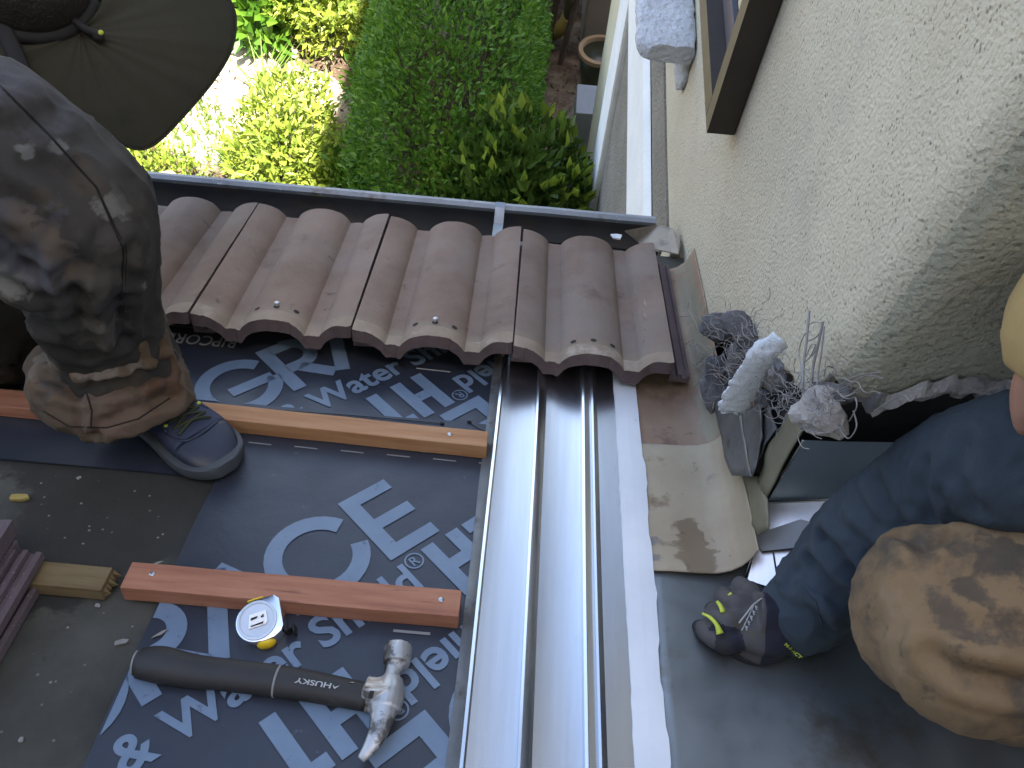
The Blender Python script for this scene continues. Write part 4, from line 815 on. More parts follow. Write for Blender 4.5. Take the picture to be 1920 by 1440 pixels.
b = MB(); b.ell(tp(.003, -.031, .002), .012, .007, .010, (tu, tv, tn), 18, 12); b.build('lock_button', M['yellow'], TMB, smooth=True)
b = MB(); b.prism([tp(x, y, .010) for x, y in [(-.012, .0315), (.010, .0318), (.010, .0335), (-.012, .0330)]], .005, tn); b.build('yellow_trim', M['yellow'], TMB)
b = MB(); b.box(tp(.037, -.020, -.006), tu*.006, tv*.0012, tn*.010); b.box(tp(.043, -.0215, -.006), tu*.0010, tv*.006, tn*.010); b.build('blade_hook', M['black'], TMB, bevel=.0006)
b = MB(); b.box(tp(.0335, -.020, -.004), tu*.0015, tv*.004, tn*.012); b.build('blade_mouth', M['black'], TMB)

# ------------------------------------------------------------------ garden
def leaf(b, p, d, nrm, L, wd, mi=0, fold=.25):
    d = d.normalized(); s = d.cross(nrm)
    if s.length < 1e-5: return
    s.normalize(); q = s.cross(d)
    m = p + d*L*.45
    b.add([p, m + s*wd/2 + q*wd*fold, p + d*L, m - s*wd/2 + q*wd*fold], [(0, 1, 2), (0, 2, 3)], mi)
def rv(q):
    while True:
        v = Vector((q.uniform(-1, 1), q.uniform(-1, 1), q.uniform(-1, 1)))
        if .05 < v.length < 1: return v.normalized()
def shrub(name, label, base, rad, n, L, wd, m, seed, box=2.0, up=.3, cat='shrub', tips=None, lump=.15, stems=6, shell=.55, hgt=None, group=None):
    q = random.Random(seed); rx, ry, rz = rad; c = Vector(base) + Vector((0, 0, rz*(1 if hgt is None else hgt)))
    e = empty(name, base, label, cat, group); b = MB()
    for _ in range(n):
        v = rv(q); s = (abs(v.x)**box + abs(v.y)**box + abs(v.z)**box)**(1/box); v = v/s
        k = 1 - (1-shell)*q.random()**2.2; bump = 1 + lump*N3((v.x*2.4+seed, v.y*2.4, v.z*2.4)) + lump*.6*N3((v.x*6, v.y*6+seed, v.z*6))
        p = c + Vector((v.x*rx, v.y*ry, v.z*rz))*k*bump
        if p.z < GZ+.02: continue
        out = Vector((v.x/rx, v.y/ry, v.z/rz)).normalized(); d = (out*.6 + rv(q)*.75 + Vector((0, 0, up))).normalized(); nn = (out + rv(q)*.7 + Vector((0, 0, .5))).normalized()
        sz = q.uniform(.7, 1.25); mi = 0
        if tips is not None and k*bump > 1.0 and q.random() < .55: mi = 1; d = (out*.5 + Vector((0, 0, .8)) + rv(q)*.4).normalized()
        leaf(b, p, d, nn, L*sz, wd*sz, mi)
    b.build('foliage', [m] + ([tips] if tips is not None else []), e, fix=False)
    s = MB()
    for k in range(stems):
        a = q.uniform(0, 6.28); r = q.uniform(.2, .8); tip = c + Vector((math.cos(a)*rx*r, math.sin(a)*ry*r, rz*q.uniform(.1, .7))); b0 = Vector(base) + Vector((math.cos(a)*rx*.18, math.sin(a)*ry*.18, -.02))
        s.tube(spline([b0, b0*.6 + tip*.4 + rv(q)*.05, tip], 4), [.014, .013, .012, .011, .010, .009, .007, .005, .003], 5)
    s.build('stems', M['stem'], e)
    return e
shrub('hedge', 'tall clipped green hedge with small leaves in the shaded garden', (-.50, 4.62, GZ), (.52, 1.42, .62), 34000, .042, .019, M['leaf_hedge'], 11, box=3.6, up=.35, cat='hedge', lump=.10, stems=10, shell=.72)
shrub('hedge', 'far part of the clipped hedge, darker and set back at the top of the photo', (-.42, 6.9, GZ), (.58, .85, .66), 7000, .055, .026, M['leaf_hedge'], 12, box=3.2, up=.3, cat='hedge', stems=6, shell=.7)
shrub('glossy_shrub', 'rounded shrub with larger glossy leaves and yellow-green tips by the gutter', (-.10, 3.42, GZ), (.42, .50, .60), 5200, .085, .040, M['leaf_gloss'], 21, box=2.6, up=.7, tips=M['leaf_tip'], lump=.16, shell=.5)
shrub('sunlit_shrub', 'sunlit yellow-green shrub next to the hedge, just beyond the gutter', (-1.46, 4.02, GZ), (.30, .55, .40), 3600, .062, .026, M['leaf_yellow'], 31, up=.2, lump=.3, shell=.35, group='loose shrubs left of the hedge')
shrub('sunlit_shrub', 'bright sunlit shrub at the top of the photo beside the hedge', (-1.45, 5.75, GZ), (.46, .60, .44), 4800, .070, .030, M['leaf_yellow'], 32, up=.2, lump=.3, shell=.35, group='loose shrubs left of the hedge')
shrub('small_shrub', 'small shaded green shrub between the sunlit shrub and the hedge', (-1.08, 3.92, GZ), (.15, .26, .28), 800, .075, .026, M['leaf_hedge'], 33, up=.3, lump=.25, shell=.3, group='loose shrubs left of the hedge')
shrub('small_shrub', 'sparse dim shrub in the gap in front of the hedge', (-1.14, 4.95, GZ), (.15, .26, .24), 500, .065, .026, M['leaf_hedge'], 34, up=.3, lump=.3, shell=.2, group='loose shrubs left of the hedge')
shrub('broadleaf_plant', 'dark green broad-leaved plant beside the olive hat brim', (-2.02, 5.6, GZ), (.26, .36, .26), 420, .15, .085, M['leaf_hedge'], 35, up=.6, lump=.3, shell=.3, cat='plant')
shrub('sunlit_shrub', 'low sunlit leafy plant in front of the pale path', (-1.72, 4.15, GZ), (.22, .24, .18), 700, .060, .024, M['leaf_yellow'], 36, up=.5, lump=.35, shell=.2, group='loose shrubs left of the hedge')
shrub('sunlit_shrub', 'sunlit leafy clump beneath the hat brim near the gutter', (-2.45, 4.0, GZ), (.40, .26, .14), 1000, .058, .024, M['leaf_yellow'], 37, up=.5, lump=.35, shell=.2, group='loose shrubs left of the hedge')
def tuft(base, n, L, m, label, seed, name='grass_tuft', w=.011, cat='grass tuft', group='grass tufts'):
    q = random.Random(seed); b = MB(); base = Vector(base)
    for _ in range(n):
        a = q.uniform(0, 6.28); le = q.uniform(.35, .9); d = Vector((math.cos(a)*le, math.sin(a)*le, 1)).normalized(); p = base + Vector((q.gauss(0, .03), q.gauss(0, .03), 0)); l = L*q.uniform(.5, 1.1); s = Vector((-math.sin(a), math.cos(a), 0))*w/2
        m1 = p + d*l*.55; t = p + d*l + Vector((math.cos(a), math.sin(a), -.5))*l*.18
        b.add([p-s, p+s, m1+s*.8, m1-s*.8, t], [(0, 1, 2, 3), (3, 2, 4)])
    return tag(b.build(name, m, fix=False), label, cat, group)
tuft((-1.88, 4.95, GZ), 46, .42, M['grass'], 'upright sunlit grass tuft beside the hat brim', 41)
tuft((-1.62, 4.2, GZ), 40, .34, M['grass'], 'spreading grass tuft close to the gutter edge', 42)
tuft((-1.62, 4.75, GZ), 46, .24, M['dead'], 'dry brown twiggy clump on the pale ground', 43, 'dry_plant', .006, 'dry plant', None)
tuft((-1.95, 4.25, GZ), 30, .28, M['grass'], 'thin grass tuft on the bright ground near the knee', 44)
q = random.Random(5); b = MB()
for _ in range(7000):
    x, y = q.uniform(-3.4, -1.2), q.uniform(3.7, 7.2); k = N3((x*1.5, y*1.5, 0)) + .25*math.hypot(x+2.0, y-4.9) - .30
    if k < -.02 or x > -1.5: continue
    d = Vector((q.gauss(0, .5), q.gauss(0, .5), 1)); leaf(b, Vector((x, y, GZ)), d, rv(q), q.uniform(.04, .11), q.uniform(.008, .022))
tag(b.build('lawn', M['grass'], fix=False), kind='stuff')
b = MB()
for _ in range(5200):
    x, y = q.uniform(-3.2, .45), q.uniform(3.2, 8.5); p = Vector((x, y, GZ+.006)); leaf(b, p, Vector((q.gauss(0, 1), q.gauss(0, 1), q.gauss(0, .2))), Vector((q.gauss(0, .3), q.gauss(0, .3), 1)), q.uniform(.02, .07), q.uniform(.008, .022))
tag(b.build('mulch', M['mulch'], fix=False), kind='stuff')
b = MB(); leaf(b, uz(300, 322, GZ+.30), Vector((1, -.3, .1)), Vector((0, 0, 1)), .16, .05); 
tag(b.build('fallen_leaf', M['pot_rim'], fix=False), 'reddish-brown dry leaf just above the gutter lip', 'fallen leaf')
b = MB(); pc0 = Vector((-2.0, 4.85, GZ+.004)); b.add([pc0] + [pc0 + Vector((math.cos(a*.21)*.62, math.sin(a*.21)*.62, 0))*(1+.35*N3((math.cos(a*.21)*2, math.sin(a*.21)*2, 3))) for a in range(30)], [(0, 1+a, 1+(a+1) % 30) for a in range(30)])
tag(b.build('path', M['dry_ground']), kind='structure')
# young tree with dark trunks behind the hedge
te = empty('young_tree', (-.02, 5.75, GZ), 'young tree with thin dark trunks beyond the hedge', 'tree'); b = MB()
for (dx, dy, tx, ty) in [(-.03, .05, -.10, .35), (.08, -.05, .05, .2), (.16, -.2, .28, -.1)]:
    p = Vector((-.02+dx, 5.75+dy, GZ-.02)); b.tube(spline([p, p + Vector((tx*.3, ty*.3, .7)), p + Vector((tx, ty, 1.9))], 5), [.022]*6 + [.014]*5, 7)
b.build('trunk', M['stem'], te); b = MB()
for _ in range(1500):
    v = rv(q)*q.uniform(.3, 1); p = Vector((.02, 6.05, GZ+1.75)) + Vector((v.x*.42, v.y*.5, v.z*.6)); leaf(b, p, rv(q) + Vector((0, 0, .2)), rv(q), q.uniform(.06, .11), .04)
b.build('crown', M['leaf_tree'], te, fix=False)
# neighbour's wall, downspout, pot, utility box
b = MB(); b.box((.75, 7.6, GZ+1.2), EX*.47, Vector((0, 2.0, 0)), Vector((0, 0, 1.25))); tag(b.build('garden_wall', M['neighbour'], bevel=.02), 'taupe stucco side wall beyond the house corner at the top', 'wall')
ds = empty('downspout', (.2, 6.2, GZ), 'ochre painted downspout with an angled elbow beside the taupe wall', 'downspout'); b = MB()
pp = [uz(1072, -40, GZ+.75), uz(1068, 30, GZ+.32), uz(1058, 48, GZ+.22), uz(1042, 60, GZ+.10)]
b.tube(spline(pp[:2], 4), .045, 12); b.build('pipe', M['wood_olive'], ds, smooth=True); b = MB(); b.tube(spline([pp[1], pp[2], pp[3]], 5), .055, 12); b.build('elbow', M['spout'], ds, smooth=True)
pc = Vector((.41, 5.36, GZ)); pe = empty('flower_pot', pc, 'dark green plant pot with tan rim half hidden by the house corner', 'flower pot')
b = MB(); b.ring([[pc + Vector((r*math.cos(a*math.pi/16), r*math.sin(a*math.pi/16), z)) for a in range(32)] for r, z in [(.09, 0), (.13, .12), (.145, .27)]]); b.build('pot_body', M['pot_green'], pe, smooth=True)
b = MB(); b.ring([[pc + Vector((r*math.cos(a*math.pi/16), r*math.sin(a*math.pi/16), z)) for a in range(32)] for r, z in [(.145, .265), (.158, .27), (.158, .30), (.128, .302), (.124, .24), (.02, .235)]], True, False); b.build('rim', M['pot_rim'], pe, smooth=False, auto=.5)
b = MB(); b.ell(pc + Vector((-.02, 0, .24)), .10, .10, .02, nu=16, nv=8); b.build('potting_soil', M['pine_old'], pe, smooth=True)
bc = Vector((.33, 4.55, GZ)); be = empty('utility_box', bc, 'pale grey utility box on a concrete block at the foot of the house', 'utility box')
b = MB(); b.box(bc + Vector((0, 0, .36)), EX*.09, Vector((0, .13, 0)), Vector((0, 0, .2))); b.build('cabinet', M['box_white'], be, bevel=.008)
b = MB(); b.box(bc + Vector((0, -.12, .08)), EX*.12, Vector((0, .20, 0)), Vector((0, 0, .078))); b.build('block', M['concrete'], be, bevel=.01)
b = MB(); b.tube(spline([bc + Vector((-.093, .08, .5)), bc + Vector((-.12, .0, .36)), bc + Vector((-.093, -.1, .3))], 6), .004, 5); b.build('cable', M['grey_print'], be)
# ------------------------------------------------------------------ people
def limb(b, pts, rad, n=18, sub=5, flat=1.0, up=None, cap0=True, cap1=True):
    P = spline([p if isinstance(p, Vector) else rp(*p) for p in pts], sub); R = spl(rad, sub); b.tube(P, R, n, flat=flat, up=up)
    if cap0: b.ell(P[0], R[0]*.99, R[0]*.99, R[0]*.99)
    if cap1: b.ell(P[-1], R[-1]*.99, R[-1]*.99, R[-1]*.99)
    return P
def cloth(sc=11, amp=.006, fine=.0015, ax=None, off=0.0):
    ax = (ax or Vector((1, 1, 1)))
    def f(p, q):
        s = Vector((p.x*ax.x, p.y*ax.y, p.z*ax.z)); w = N3(s, sc, off); r = 1-abs(N3(s, sc*1.9, off+5))*2
        r2 = 1-abs(N3((s.x + .04*N3(p, 7), s.y, s.z*.45), sc*3.1, off+9))*3
        return amp*w + amp*.40*r*r*(1 if r > 0 else -1) + (amp*.42*r2**2 if r2 > 0 else 0) + fine*N3(p, 60)
    return f
def hand(b, wrist, knuck, pip, tip, thumb, r=.0112):
    c = sum(knuck, Vector())/4
    for k in range(4):
        b.tube(spline([wrist*.55+knuck[k]*.45, knuck[k]], 3), [r*1.3]*4, 12); b.ell(knuck[k], r*1.28, r*1.28, r*1.28)
        b.tube(spline([knuck[k], pip[k], tip[k]], 5), spl([r*1.15, r*1.05, r*.82], 5), 12); b.ell(tip[k], r*.82, r*.82, r*.82); b.ell(pip[k], r*1.06, r*1.06, r*1.06)
    b.tube(spline([wrist, wrist*.35+c*.65], 4), spl([r*2.3, r*2.7], 4), 14, flat=1.2); b.ell(wrist, r*2.35, r*2.35, r*2.35)
    b.tube(spline([wrist*.8+knuck[0]*.2] + thumb, 4), spl([r*1.7] + [r*1.45, r*1.15, r*.9][:len(thumb)], 4), 12); b.ell(thumb[-1], r*.9, r*.9, r*.9)
def head_shape(b, c, face, up, s=1.0):
    face = face.normalized(); up = (up - face*up.dot(face)).normalized(); sd = face.cross(up).normalized(); A = (face, sd, up)
    b.ell(c + up*.025*s, .098*s, .078*s, .105*s, A); b.ell(c + face*.030*s - up*.055*s, .062*s, .058*s, .070*s, A); b.ell(c + face*.048*s - up*.095*s, .035*s, .036*s, .028*s, A)
    b.tube([c + face*.092*s + up*.012*s, c + face*.118*s - up*.030*s], [.008*s, .014*s], 10); b.ell(c + face*.112*s - up*.030*s, .012*s, .016*s, .011*s, A)
    for k in (-1, 1):
        b.ell(c + sd*k*.078*s - face*.012*s - up*.008*s, .020*s, .010*s, .033*s, A); b.ell(c + face*.082*s + sd*k*.033*s + up*.022*s, .014*s, .024*s, .008*s, A)
    b.ell(c + face*.086*s - up*.064*s, .014*s, .026*s, .006*s, A); b.ell(c + face*.084*s - up*.074*s, .013*s, .023*s, .006*s, A)
    return A
# ---- the person on the left: crouching, one foot planted, bent forward under a wide hat
knee = rp(118, 395, .435); ankle = rp(262, 770, .085); hipR = W(-1.16, 1.02, .46); hipL = W(-1.20, 1.30, .40); pel = W(-1.24, 1.16, .45)
HP = CAM + ray(180, 90)*1.27; HNv = (ray(180, 90).normalized()*-.80 + EN*.55 + EX*.05).normalized()
def hpl(px, py, off=0.0): r = ray(px, py); return CAM + r*((HNv.dot(HP-CAM)+off)/HNv.dot(r))
hx_ = (EX - HNv*EX.dot(HNv)).normalized(); hy_ = HNv.cross(hx_).normalized()
headc = hpl(48, -32) - HNv*.05; chest = headc + EX*(-.30) + ED*(-.06) + EN*.10; neck = headc + EX*(-.12) + EN*.07
lp_ = empty('person', W(-.62, 1.0, 0), 'crouching person in dirty dark work trousers, navy shoe and wide olive hat', 'person')
b = MB()
limb(b, [pel, W(-1.2, 1.26, .55), chest, neck], [.125, .125, .14, .065]); limb(b, [neck, headc], [.055, .06])
A1 = head_shape(b, headc, hx_*.9 - HNv*.25, HNv)
limb(b, [hipR, rp(20, 290, .47), knee, rp(190, 560, .27), rp(248, 735, .13)], [.085, .075, .058, .050, .022])
kneeL = rp(45, 600, .10); limb(b, [hipL, W(-1.0, 1.28, .25), W(-.80, 1.27, .075), W(-1.0, 1.30, .05), W(-1.12, 1.32, .045)], [.085, .075, .055, .042, .035])
sR = chest + Vector((.02, -.17, 0)); sL = chest + Vector((.02, .17, 0))
limb(b, [sR, W(-1.22, 1.12, .62), W(-1.14, .98, .58)], [.06, .045, .032]); limb(b, [sL, W(-1.06, 1.56, .58), W(-.98, 1.62, .40)], [.06, .045, .032])
kn = lambda w, dx, dy, o: [w + dx*.07 + dy*(k-1.5)*.021 + o for k in range(4)]
for wv, dx, dy in ((W(-1.12, .97, .57), EX, ED), (W(-.98, 1.63, .38), -EN*.6+EX*.6, ED)):
    K = kn(wv, dx, dy, Vector((0, 0, 0))); hand(b, wv, K, [p + dx*.03 - EN*.012 for p in K], [p + dx*(.05+.004*(i % 2)) - EN*.03 for i, p in enumerate(K)], [wv + dx*.03 - dy*.04, wv + dx*.055 - dy*.05, wv + dx*.075 - dy*.045], .0098)
fuse(b, .006, 'body', M['skin'], lp_)
b = MB()
limb(b, [hipR, rp(-60, 290, .50), rp(30, 345, .465), knee, rp(162, 505, .335), rp(200, 620, .205), rp(235, 700, .125)], [.130, .112, .102, .100, .086, .077, .080], 26, 7)
b.ell(rp(70, 480, .40), .055, .055, .05)
limb(b, [pel, W(-1.18, 1.2, .55)], [.15, .13])
limb(b, [rp(95, 600, .30), rp(140, 655, .22), rp(205, 690, .17), rp(275, 660, .19)], [.018, .026, .026, .018], 14)
cre = [([(-10, 395), (50, 420), (100, 470), (108, 545)], 0.0082, .012), ([(-10, 520), (60, 552), (150, 545)], -0.0095, .011), ([(30, 560), (90, 600), (170, 590), (230, 560)], -0.0068, .010), ([(159, 520), (185, 590), (207, 645)], 0.0082, .011), ([(120, 470), (140, 540), (150, 600)], -0.0054, .009),
       ([(225, 470), (235, 560), (225, 640)], -0.0068, .012), ([(60, 300), (130, 340), (190, 420)], -0.0054, .014), ([(110, 200), (60, 240), (0, 250)], -0.0054, .012), ([(100, 640), (160, 665), (240, 640)], -0.0082, .010), ([(20, 330), (80, 370), (140, 440)], 0.0048, .013), ([(0, 455), (50, 500), (110, 500)], -0.0048, .008), ([(180, 440), (200, 500), (260, 520)], -0.0041, .009)]
drt = [((205, 385), .022, (.12, .117, .11), .75), ((75, 490), .018, (.22, .215, .205), .9), ((40, 470), .065, (.05, .05, .062), .9), ((100, 455), .022, (.088, .064, .040), .75), ((45, 422), .026, (.080, .060, .042), .7), ((140, 500), .022, (.070, .052, .036), .7), ((60, 150), .09, (.040, .038, .042), .6), ((225, 300), .06, (.03, .028, .024), .7), ((15, 530), .03, (.13, .125, .115), .7), ((190, 615), .04, (.08, .074, .066), .7), ((110, 280), .012, (.13, .13, .13), .8), ((45, 285), .010, (.14, .14, .14), .8), ((210, 500), .05, (.055, .048, .038), .7), ((130, 570), .04, (.06, .055, .05), .6)]
tro = fuse(b, .005, 'trouser_leg', M['trouser'], lp_, wrinkle=cloth(8, .008, .0015, Vector((1, 1, .6)), 3), crease=cre, smooth_it=3, paint=drt)
b = MB()
limb(b, [rp(205, 625, .20), rp(222, 680, .14), rp(245, 740, .095), rp(262, 782, .062)], [.076, .083, .086, .083], 26, 7, cap0=True, cap1=False)
limb(b, [rp(100, 690, .14), rp(125, 735, .12), rp(190, 772, .10)], [.036, .050, .040], 20)
limb(b, [rp(85, 720, .13), rp(150, 690, .15), rp(235, 690, .165), rp(300, 630, .19)], [.020, .026, .024, .012], 14)
cre = [([(90, 705), (150, 735), (230, 715), (310, 690)], -.013, .010), ([(200, 790), (240, 770), (330, 745)], -.008, .009), ([(150, 690), (170, 760), (168, 800)], .009, .008), ([(260, 640), (290, 720)], .010, .011), ([(110, 680), (160, 700), (240, 690)], .009, .009)]
cuf = fuse(b, .0045, 'trouser_cuff', M['trouser_cuff'], lp_, wrinkle=cloth(12, .006, .0015, Vector((1, 1, .6)), 11), crease=cre, smooth_it=2, paint=[((300, 620), .07, (.085, .053, .026), .8), ((100, 680), .04, (.15, .13, .11), .8), ((180, 690), .035, (.15, .13, .115), .8), ((250, 690), .02, (.15, .13, .11), .7), ((110, 715), .025, (.05, .045, .045), .7), ((200, 780), .06, (.10, .066, .05), .7), ((310, 710), .04, (.07, .035, .02), .8), ((170, 760), .02, (.11, .09, .075), .7)])
b = MB()
limb(b, [hipL, W(-1.02, 1.29, .27), rp(-40, 575, .12), rp(30, 615, .085), rp(45, 645, .06)], [.12, .11, .098, .085, .06], 24, 6)
limb(b, [rp(-20, 640, .07), rp(-160, 640, .07)], [.07, .06])
fuse(b, .007, 'trouser_leg', M['trouser_cuff'], lp_, wrinkle=cloth(10, .010, .0015, None, 21), smooth_it=3)
b = MB(); limb(b, [pel, W(-1.2, 1.26, .62), chest, neck*.8+chest*.2], [.15, .15, .165, .09]); limb(b, [sR, W(-1.22, 1.12, .62), W(-1.15, .985, .585)], [.085, .065, .05]); limb(b, [sL, W(-1.06, 1.56, .58), W(-.99, 1.61, .43)], [.085, .065, .05])
fuse(b, .008, 'shirt', M['shirt_dark'], lp_, wrinkle=cloth(10, .008))
# shoes
def shoe(b_up, b_toe, b_sole, heel, toe, bend, L=1.0):
    ax = (toe-heel); ln = ax.length; ax.normalize(); sd = ax.cross(EN).normalized()
    # t, half-width, height, lateral shift
    S = [(0, .026, .070, 0), (.04, .033, .082, 0), (.14, .037, .088, 0), (.28, .036, .086, .001), (.42, .038, .074, .003), (.55, .043, .062, .005), (.68, .047, .052, .006), (.80, .045, .044, .006), (.90, .036, .036, .004), (.97, .022, .026, .002), (1.0, .010, .018, 0)]
    T = [Vector((a, w, h)) for a, w, h, s in S]; sh = spl([s[3] for s in S], 5); T = spline(T, 5); rings = []
    for k, t in enumerate(T):
        c = heel + ax*ln*t.x + sd*sh[k]*bend; r = []
        for j in range(28):
            a = 2*math.pi*j/28; y = math.cos(a); z = math.sin(a); e = .62
            r.append(c + sd*t.y*math.copysign(abs(y)**e, y) + EN*(.014 + (t.z-.014)*(.5+.5*math.copysign(abs(z)**.8, z))))
        rings.append(r)
    cut_ = int(len(rings)*.63); b_up.ring(rings[:cut_+1]); b_toe.ring(rings[cut_:])
    sr = []
    for k, t in enumerate(T):
        c = heel + ax*ln*(t.x*1.03-.012) + sd*sh[k]*bend; w = t.y*1.10+.003; up = .010*max(0, t.x-.8)/.2
        sr.append([c + sd*w*y + EN*z for y, z in [(-.92, .001+up), (.92, .001+up), (1, .008+up), (.98, .020+up), (.86, .023+up), (-.86, .023+up), (-.98, .020+up), (-1, .008+up)]])
    b_sole.ring(sr); return ax, sd, heel, ln, T, sh
sh_ = empty('shoe', rp(330, 870, 0), 'x', 'x'); SC.collection.objects.unlink(sh_); bpy.data.objects.remove(sh_)
u_, t_, s_b = MB(), MB(), MB(); heel = W(-.600, 1.005, .008); toe = W(-.408, .868, .008)
ax, sd, hl, ln, T, shf = shoe(u_, t_, s_b, heel, toe, -1)
sho = u_.build('shoe', M['shoe'], lp_, smooth=True); t_.build('toe_cap', M['shoe_toe'], sho, smooth=True); s_b.build('sole', M['sole'], sho, smooth=False, auto=.7)
lb = MB(); nb = MB()
def on_shoe(t, y):
    k = t*(len(T)-1)
    i = min(range(len(T)), key=lambda i: abs(T[i].x-t)); q = T[i]; s = max(-.98, min(.98, y/q.y)); zz = (1-abs(s)**(1/.62*1.3))**.5 if abs(s) < 1 else 0
    return hl + ax*ln*q.x + sd*(y + shf[i]*-1) + EN*(.014 + (q.z-.014)*(.5+.5*zz**.8) + .002)
for k in range(6):
    t = .36+.055*k; w = .020+.0015*k
    lb.tube(spline([on_shoe(t, -w), on_shoe(t+.03, 0) + EN*.003, on_shoe(t+.055, w)], 5), .0024, 6); lb.tube(spline([on_shoe(t, w), on_shoe(t+.03, 0) + EN*.004, on_shoe(t+.055, -w)], 5), .0024, 6)
for q in [(.34, -.026), (.44, -.029), (.54, -.031), (.36, .026), (.47, .029), (.57, .031)]:
    nb = MB(); nb.ell(on_shoe(*q) + EN*.001, .0034, .0034, .0018, (ax, sd, EN), 10, 6); nb.build('eyelet', M['neon'], sho)
lb.tube(spline([on_shoe(.40, -.02) + EN*.004, on_shoe(.50, -.004) + EN*.008, on_shoe(.60, .012) + EN*.004], 5), .0022, 6)
lb.build('laces', M['lace'], sho)
ov = MB()
for (pth, r) in [([(.30, .034), (.45, .036), (.60, .038), (.72, .028), (.76, .0), (.72, -.030)], .0022), ([(.22, .030), (.36, .028), (.5, .030), (.60, .036)], .003), ([(.22, -.030), (.36, -.028), (.5, -.030), (.6, -.036)], .003)]:
    ov.tube(spline([on_shoe(*q)-EN*.0012 for q in pth], 5), r, 6)
ov.build('overlay', M['shoe_toe'], sho, smooth=True)
u_, t_, s_b = MB(), MB(), MB(); ax, sd, hl, ln, T, shf = shoe(u_, t_, s_b, W(-1.0, 1.13, .008), W(-.755, 1.075, .008), 1)
sho2 = u_.build('shoe', M['shoe'], lp_, smooth=True); t_.build('toe_cap', M['shoe_toe'], sho2, smooth=True); s_b.build('sole', M['sole'], sho2, auto=.7)
# hat: mesh crown, wide brim with hanging neck flap, chin cord with toggle
hat = empty('hat_group', headc); bpy.data.objects.remove(hat)
outl = [(-150, -90), (60, -150), (250, -130), (390, -60), (436, 6), (444, 50), (434, 98), (405, 148), (368, 194), (332, 234), (304, 262), (282, 277), (262, 282), (240, 277), (200, 262), (160, 246), (80, 215), (-20, 190), (-150, 120)]
HH = .44; hc_ = (150, 60)
def flapp(u, t):
    k = u*len(outl); i = int(k) % len(outl); f = k-int(k)
    P0, P1, P2, P3 = outl[i-1], outl[i], outl[(i+1) % len(outl)], outl[(i+2) % len(outl)]
    cr_ = lambda a, b, c, d: .5*(2*b+(c-a)*f+(2*a-5*b+4*c-d)*f*f+(3*b-a-3*c+d)*f**3)
    x, y = cr_(P0[0], P1[0], P2[0], P3[0]), cr_(P0[1], P1[1], P2[1], P3[1])
    h = .018 - .034*t*t + .007*N3((x*.008, y*.008, 1)) + .0022*N3((x*.03, y*.03, 4))
    return hpl(hc_[0]+(x-hc_[0])*t, hc_[1]+(y-hc_[1])*t, h)
b = MB(); b.grid(lambda a, t: flapp(a, .02+.98*t), 120, 24)
hatb = b.build('hat_brim', M['hat'], lp_, smooth=True, fix=False); md = hatb.modifiers.new('t', 'SOLIDIFY'); md.thickness = .0022
b = MB(); ed = [flapp(i/120, .995) for i in range(121)]; b.tube(ed, .0016, 6); b.build('brim_binding', M['hat'], hatb, smooth=True)
cc = hpl(50, -30, .012); b = MB(); b.ell(cc, .088, .083, .085, (hx_, hy_, HNv), 40, 24); b.v = [p + HNv*.004*N3(p, 30) for p in b.v]; b.build('hat_crown', M['mesh_black'], lp_, smooth=True)
b = MB(); b.tube(spline([cc + hx_*.088*math.cos(a) + hy_*.083*math.sin(a) + HNv*.004 for a in [2*math.pi*k/16 for k in range(17)]], 3), .011, 8); b.build('hat_band', M['black'], hatb, smooth=True)
b = MB(); b.tube(spline([hpl(138, 38, .03), hpl(158, 54, .028), hpl(172, 60, .027), hpl(184, 66, .026)], 5), spl([.005, .0055, .006, .0075], 5), 8); b.build('chin_cord', M['black'], hatb, smooth=True)
b = MB(); b.tube(spline([hpl(0, 30, .028), hpl(14, 70, .027), hpl(28, 100, .026), hpl(48, 150, .024)], 4), .012, 8, flat=.3, up=HNv); b.build('neck_strap', M['black'], hatb, smooth=True)
b = MB(); b.ell(hpl(185, 68, .027), .0085, .0085, .008, (hx_, hy_, HNv), 14, 10); tg = b.build('cord_toggle', M['black'], hatb, smooth=True)
b = MB(); b.ell(hpl(189, 61, .035), .004, .004, .003, (hx_, hy_, HNv), 12, 8); b.build('toggle_dot', M['neon'], tg, smooth=True)

# ---- the person on the right: kneeling, reaching a gloved hand to the pan
rpn = empty('person', W(.75, .62, 0), 'kneeling person in blue-grey sleeve, tan trousers and tan cap reaching down with a gloved hand', 'person')
wr = rp(1486, 1166, .052); elb = rp(1655, 990, .205); sho_ = rp(1930, 868, .40); shoB = W(.88, .14, .55)
rc_ = rp(2124, 722, .545)
pelv = W(1.02, .20, .34); chs = W(.84, .42, .60); nk = rc_ + EX*.09 - ED*.07 - EN*.03
b = MB()
limb(b, [pelv, pelv*.5+chs*.5, chs, nk], [.12, .12, .135, .06]); limb(b, [nk, rc_], [.055, .058])
fc_ = Vector((.35, .75, -.55)); up_ = Vector((-.3, .45, .8))
A2 = head_shape(b, rc_, fc_, up_)
limb(b, [sho_, elb, wr], [.055, .042, .028]); 
kR = rp(1795, 1150, .26)
limb(b, [W(.95, .52, .32), kR + EX*.03, W(.72, .62, .10), W(.90, .66, .05)], [.08, .06, .045, .04]); limb(b, [W(1.05, .22, .30), W(.98, -.10, .16), W(1.2, -.10, .05)], [.08, .06, .045]); limb(b, [shoB, W(.86, .10, .30), W(.74, .14, .07)], [.055, .042, .03])
wv = W(.74, .14, .06); K = [wv - EX*.07 + ED*(k-1.5)*.021 - EN*.01 for k in range(4)]; hand(b, wv, K, [p - EX*.03 - EN*.012 for p in K], [p - EX*.05 - EN*.022 for p in K], [wv - EX*.03 + ED*.04, wv - EX*.055 + ED*.05, wv - EX*.075 + ED*.045], .0098)
bd = fuse(b, .006, 'body', M['skin'], rpn)
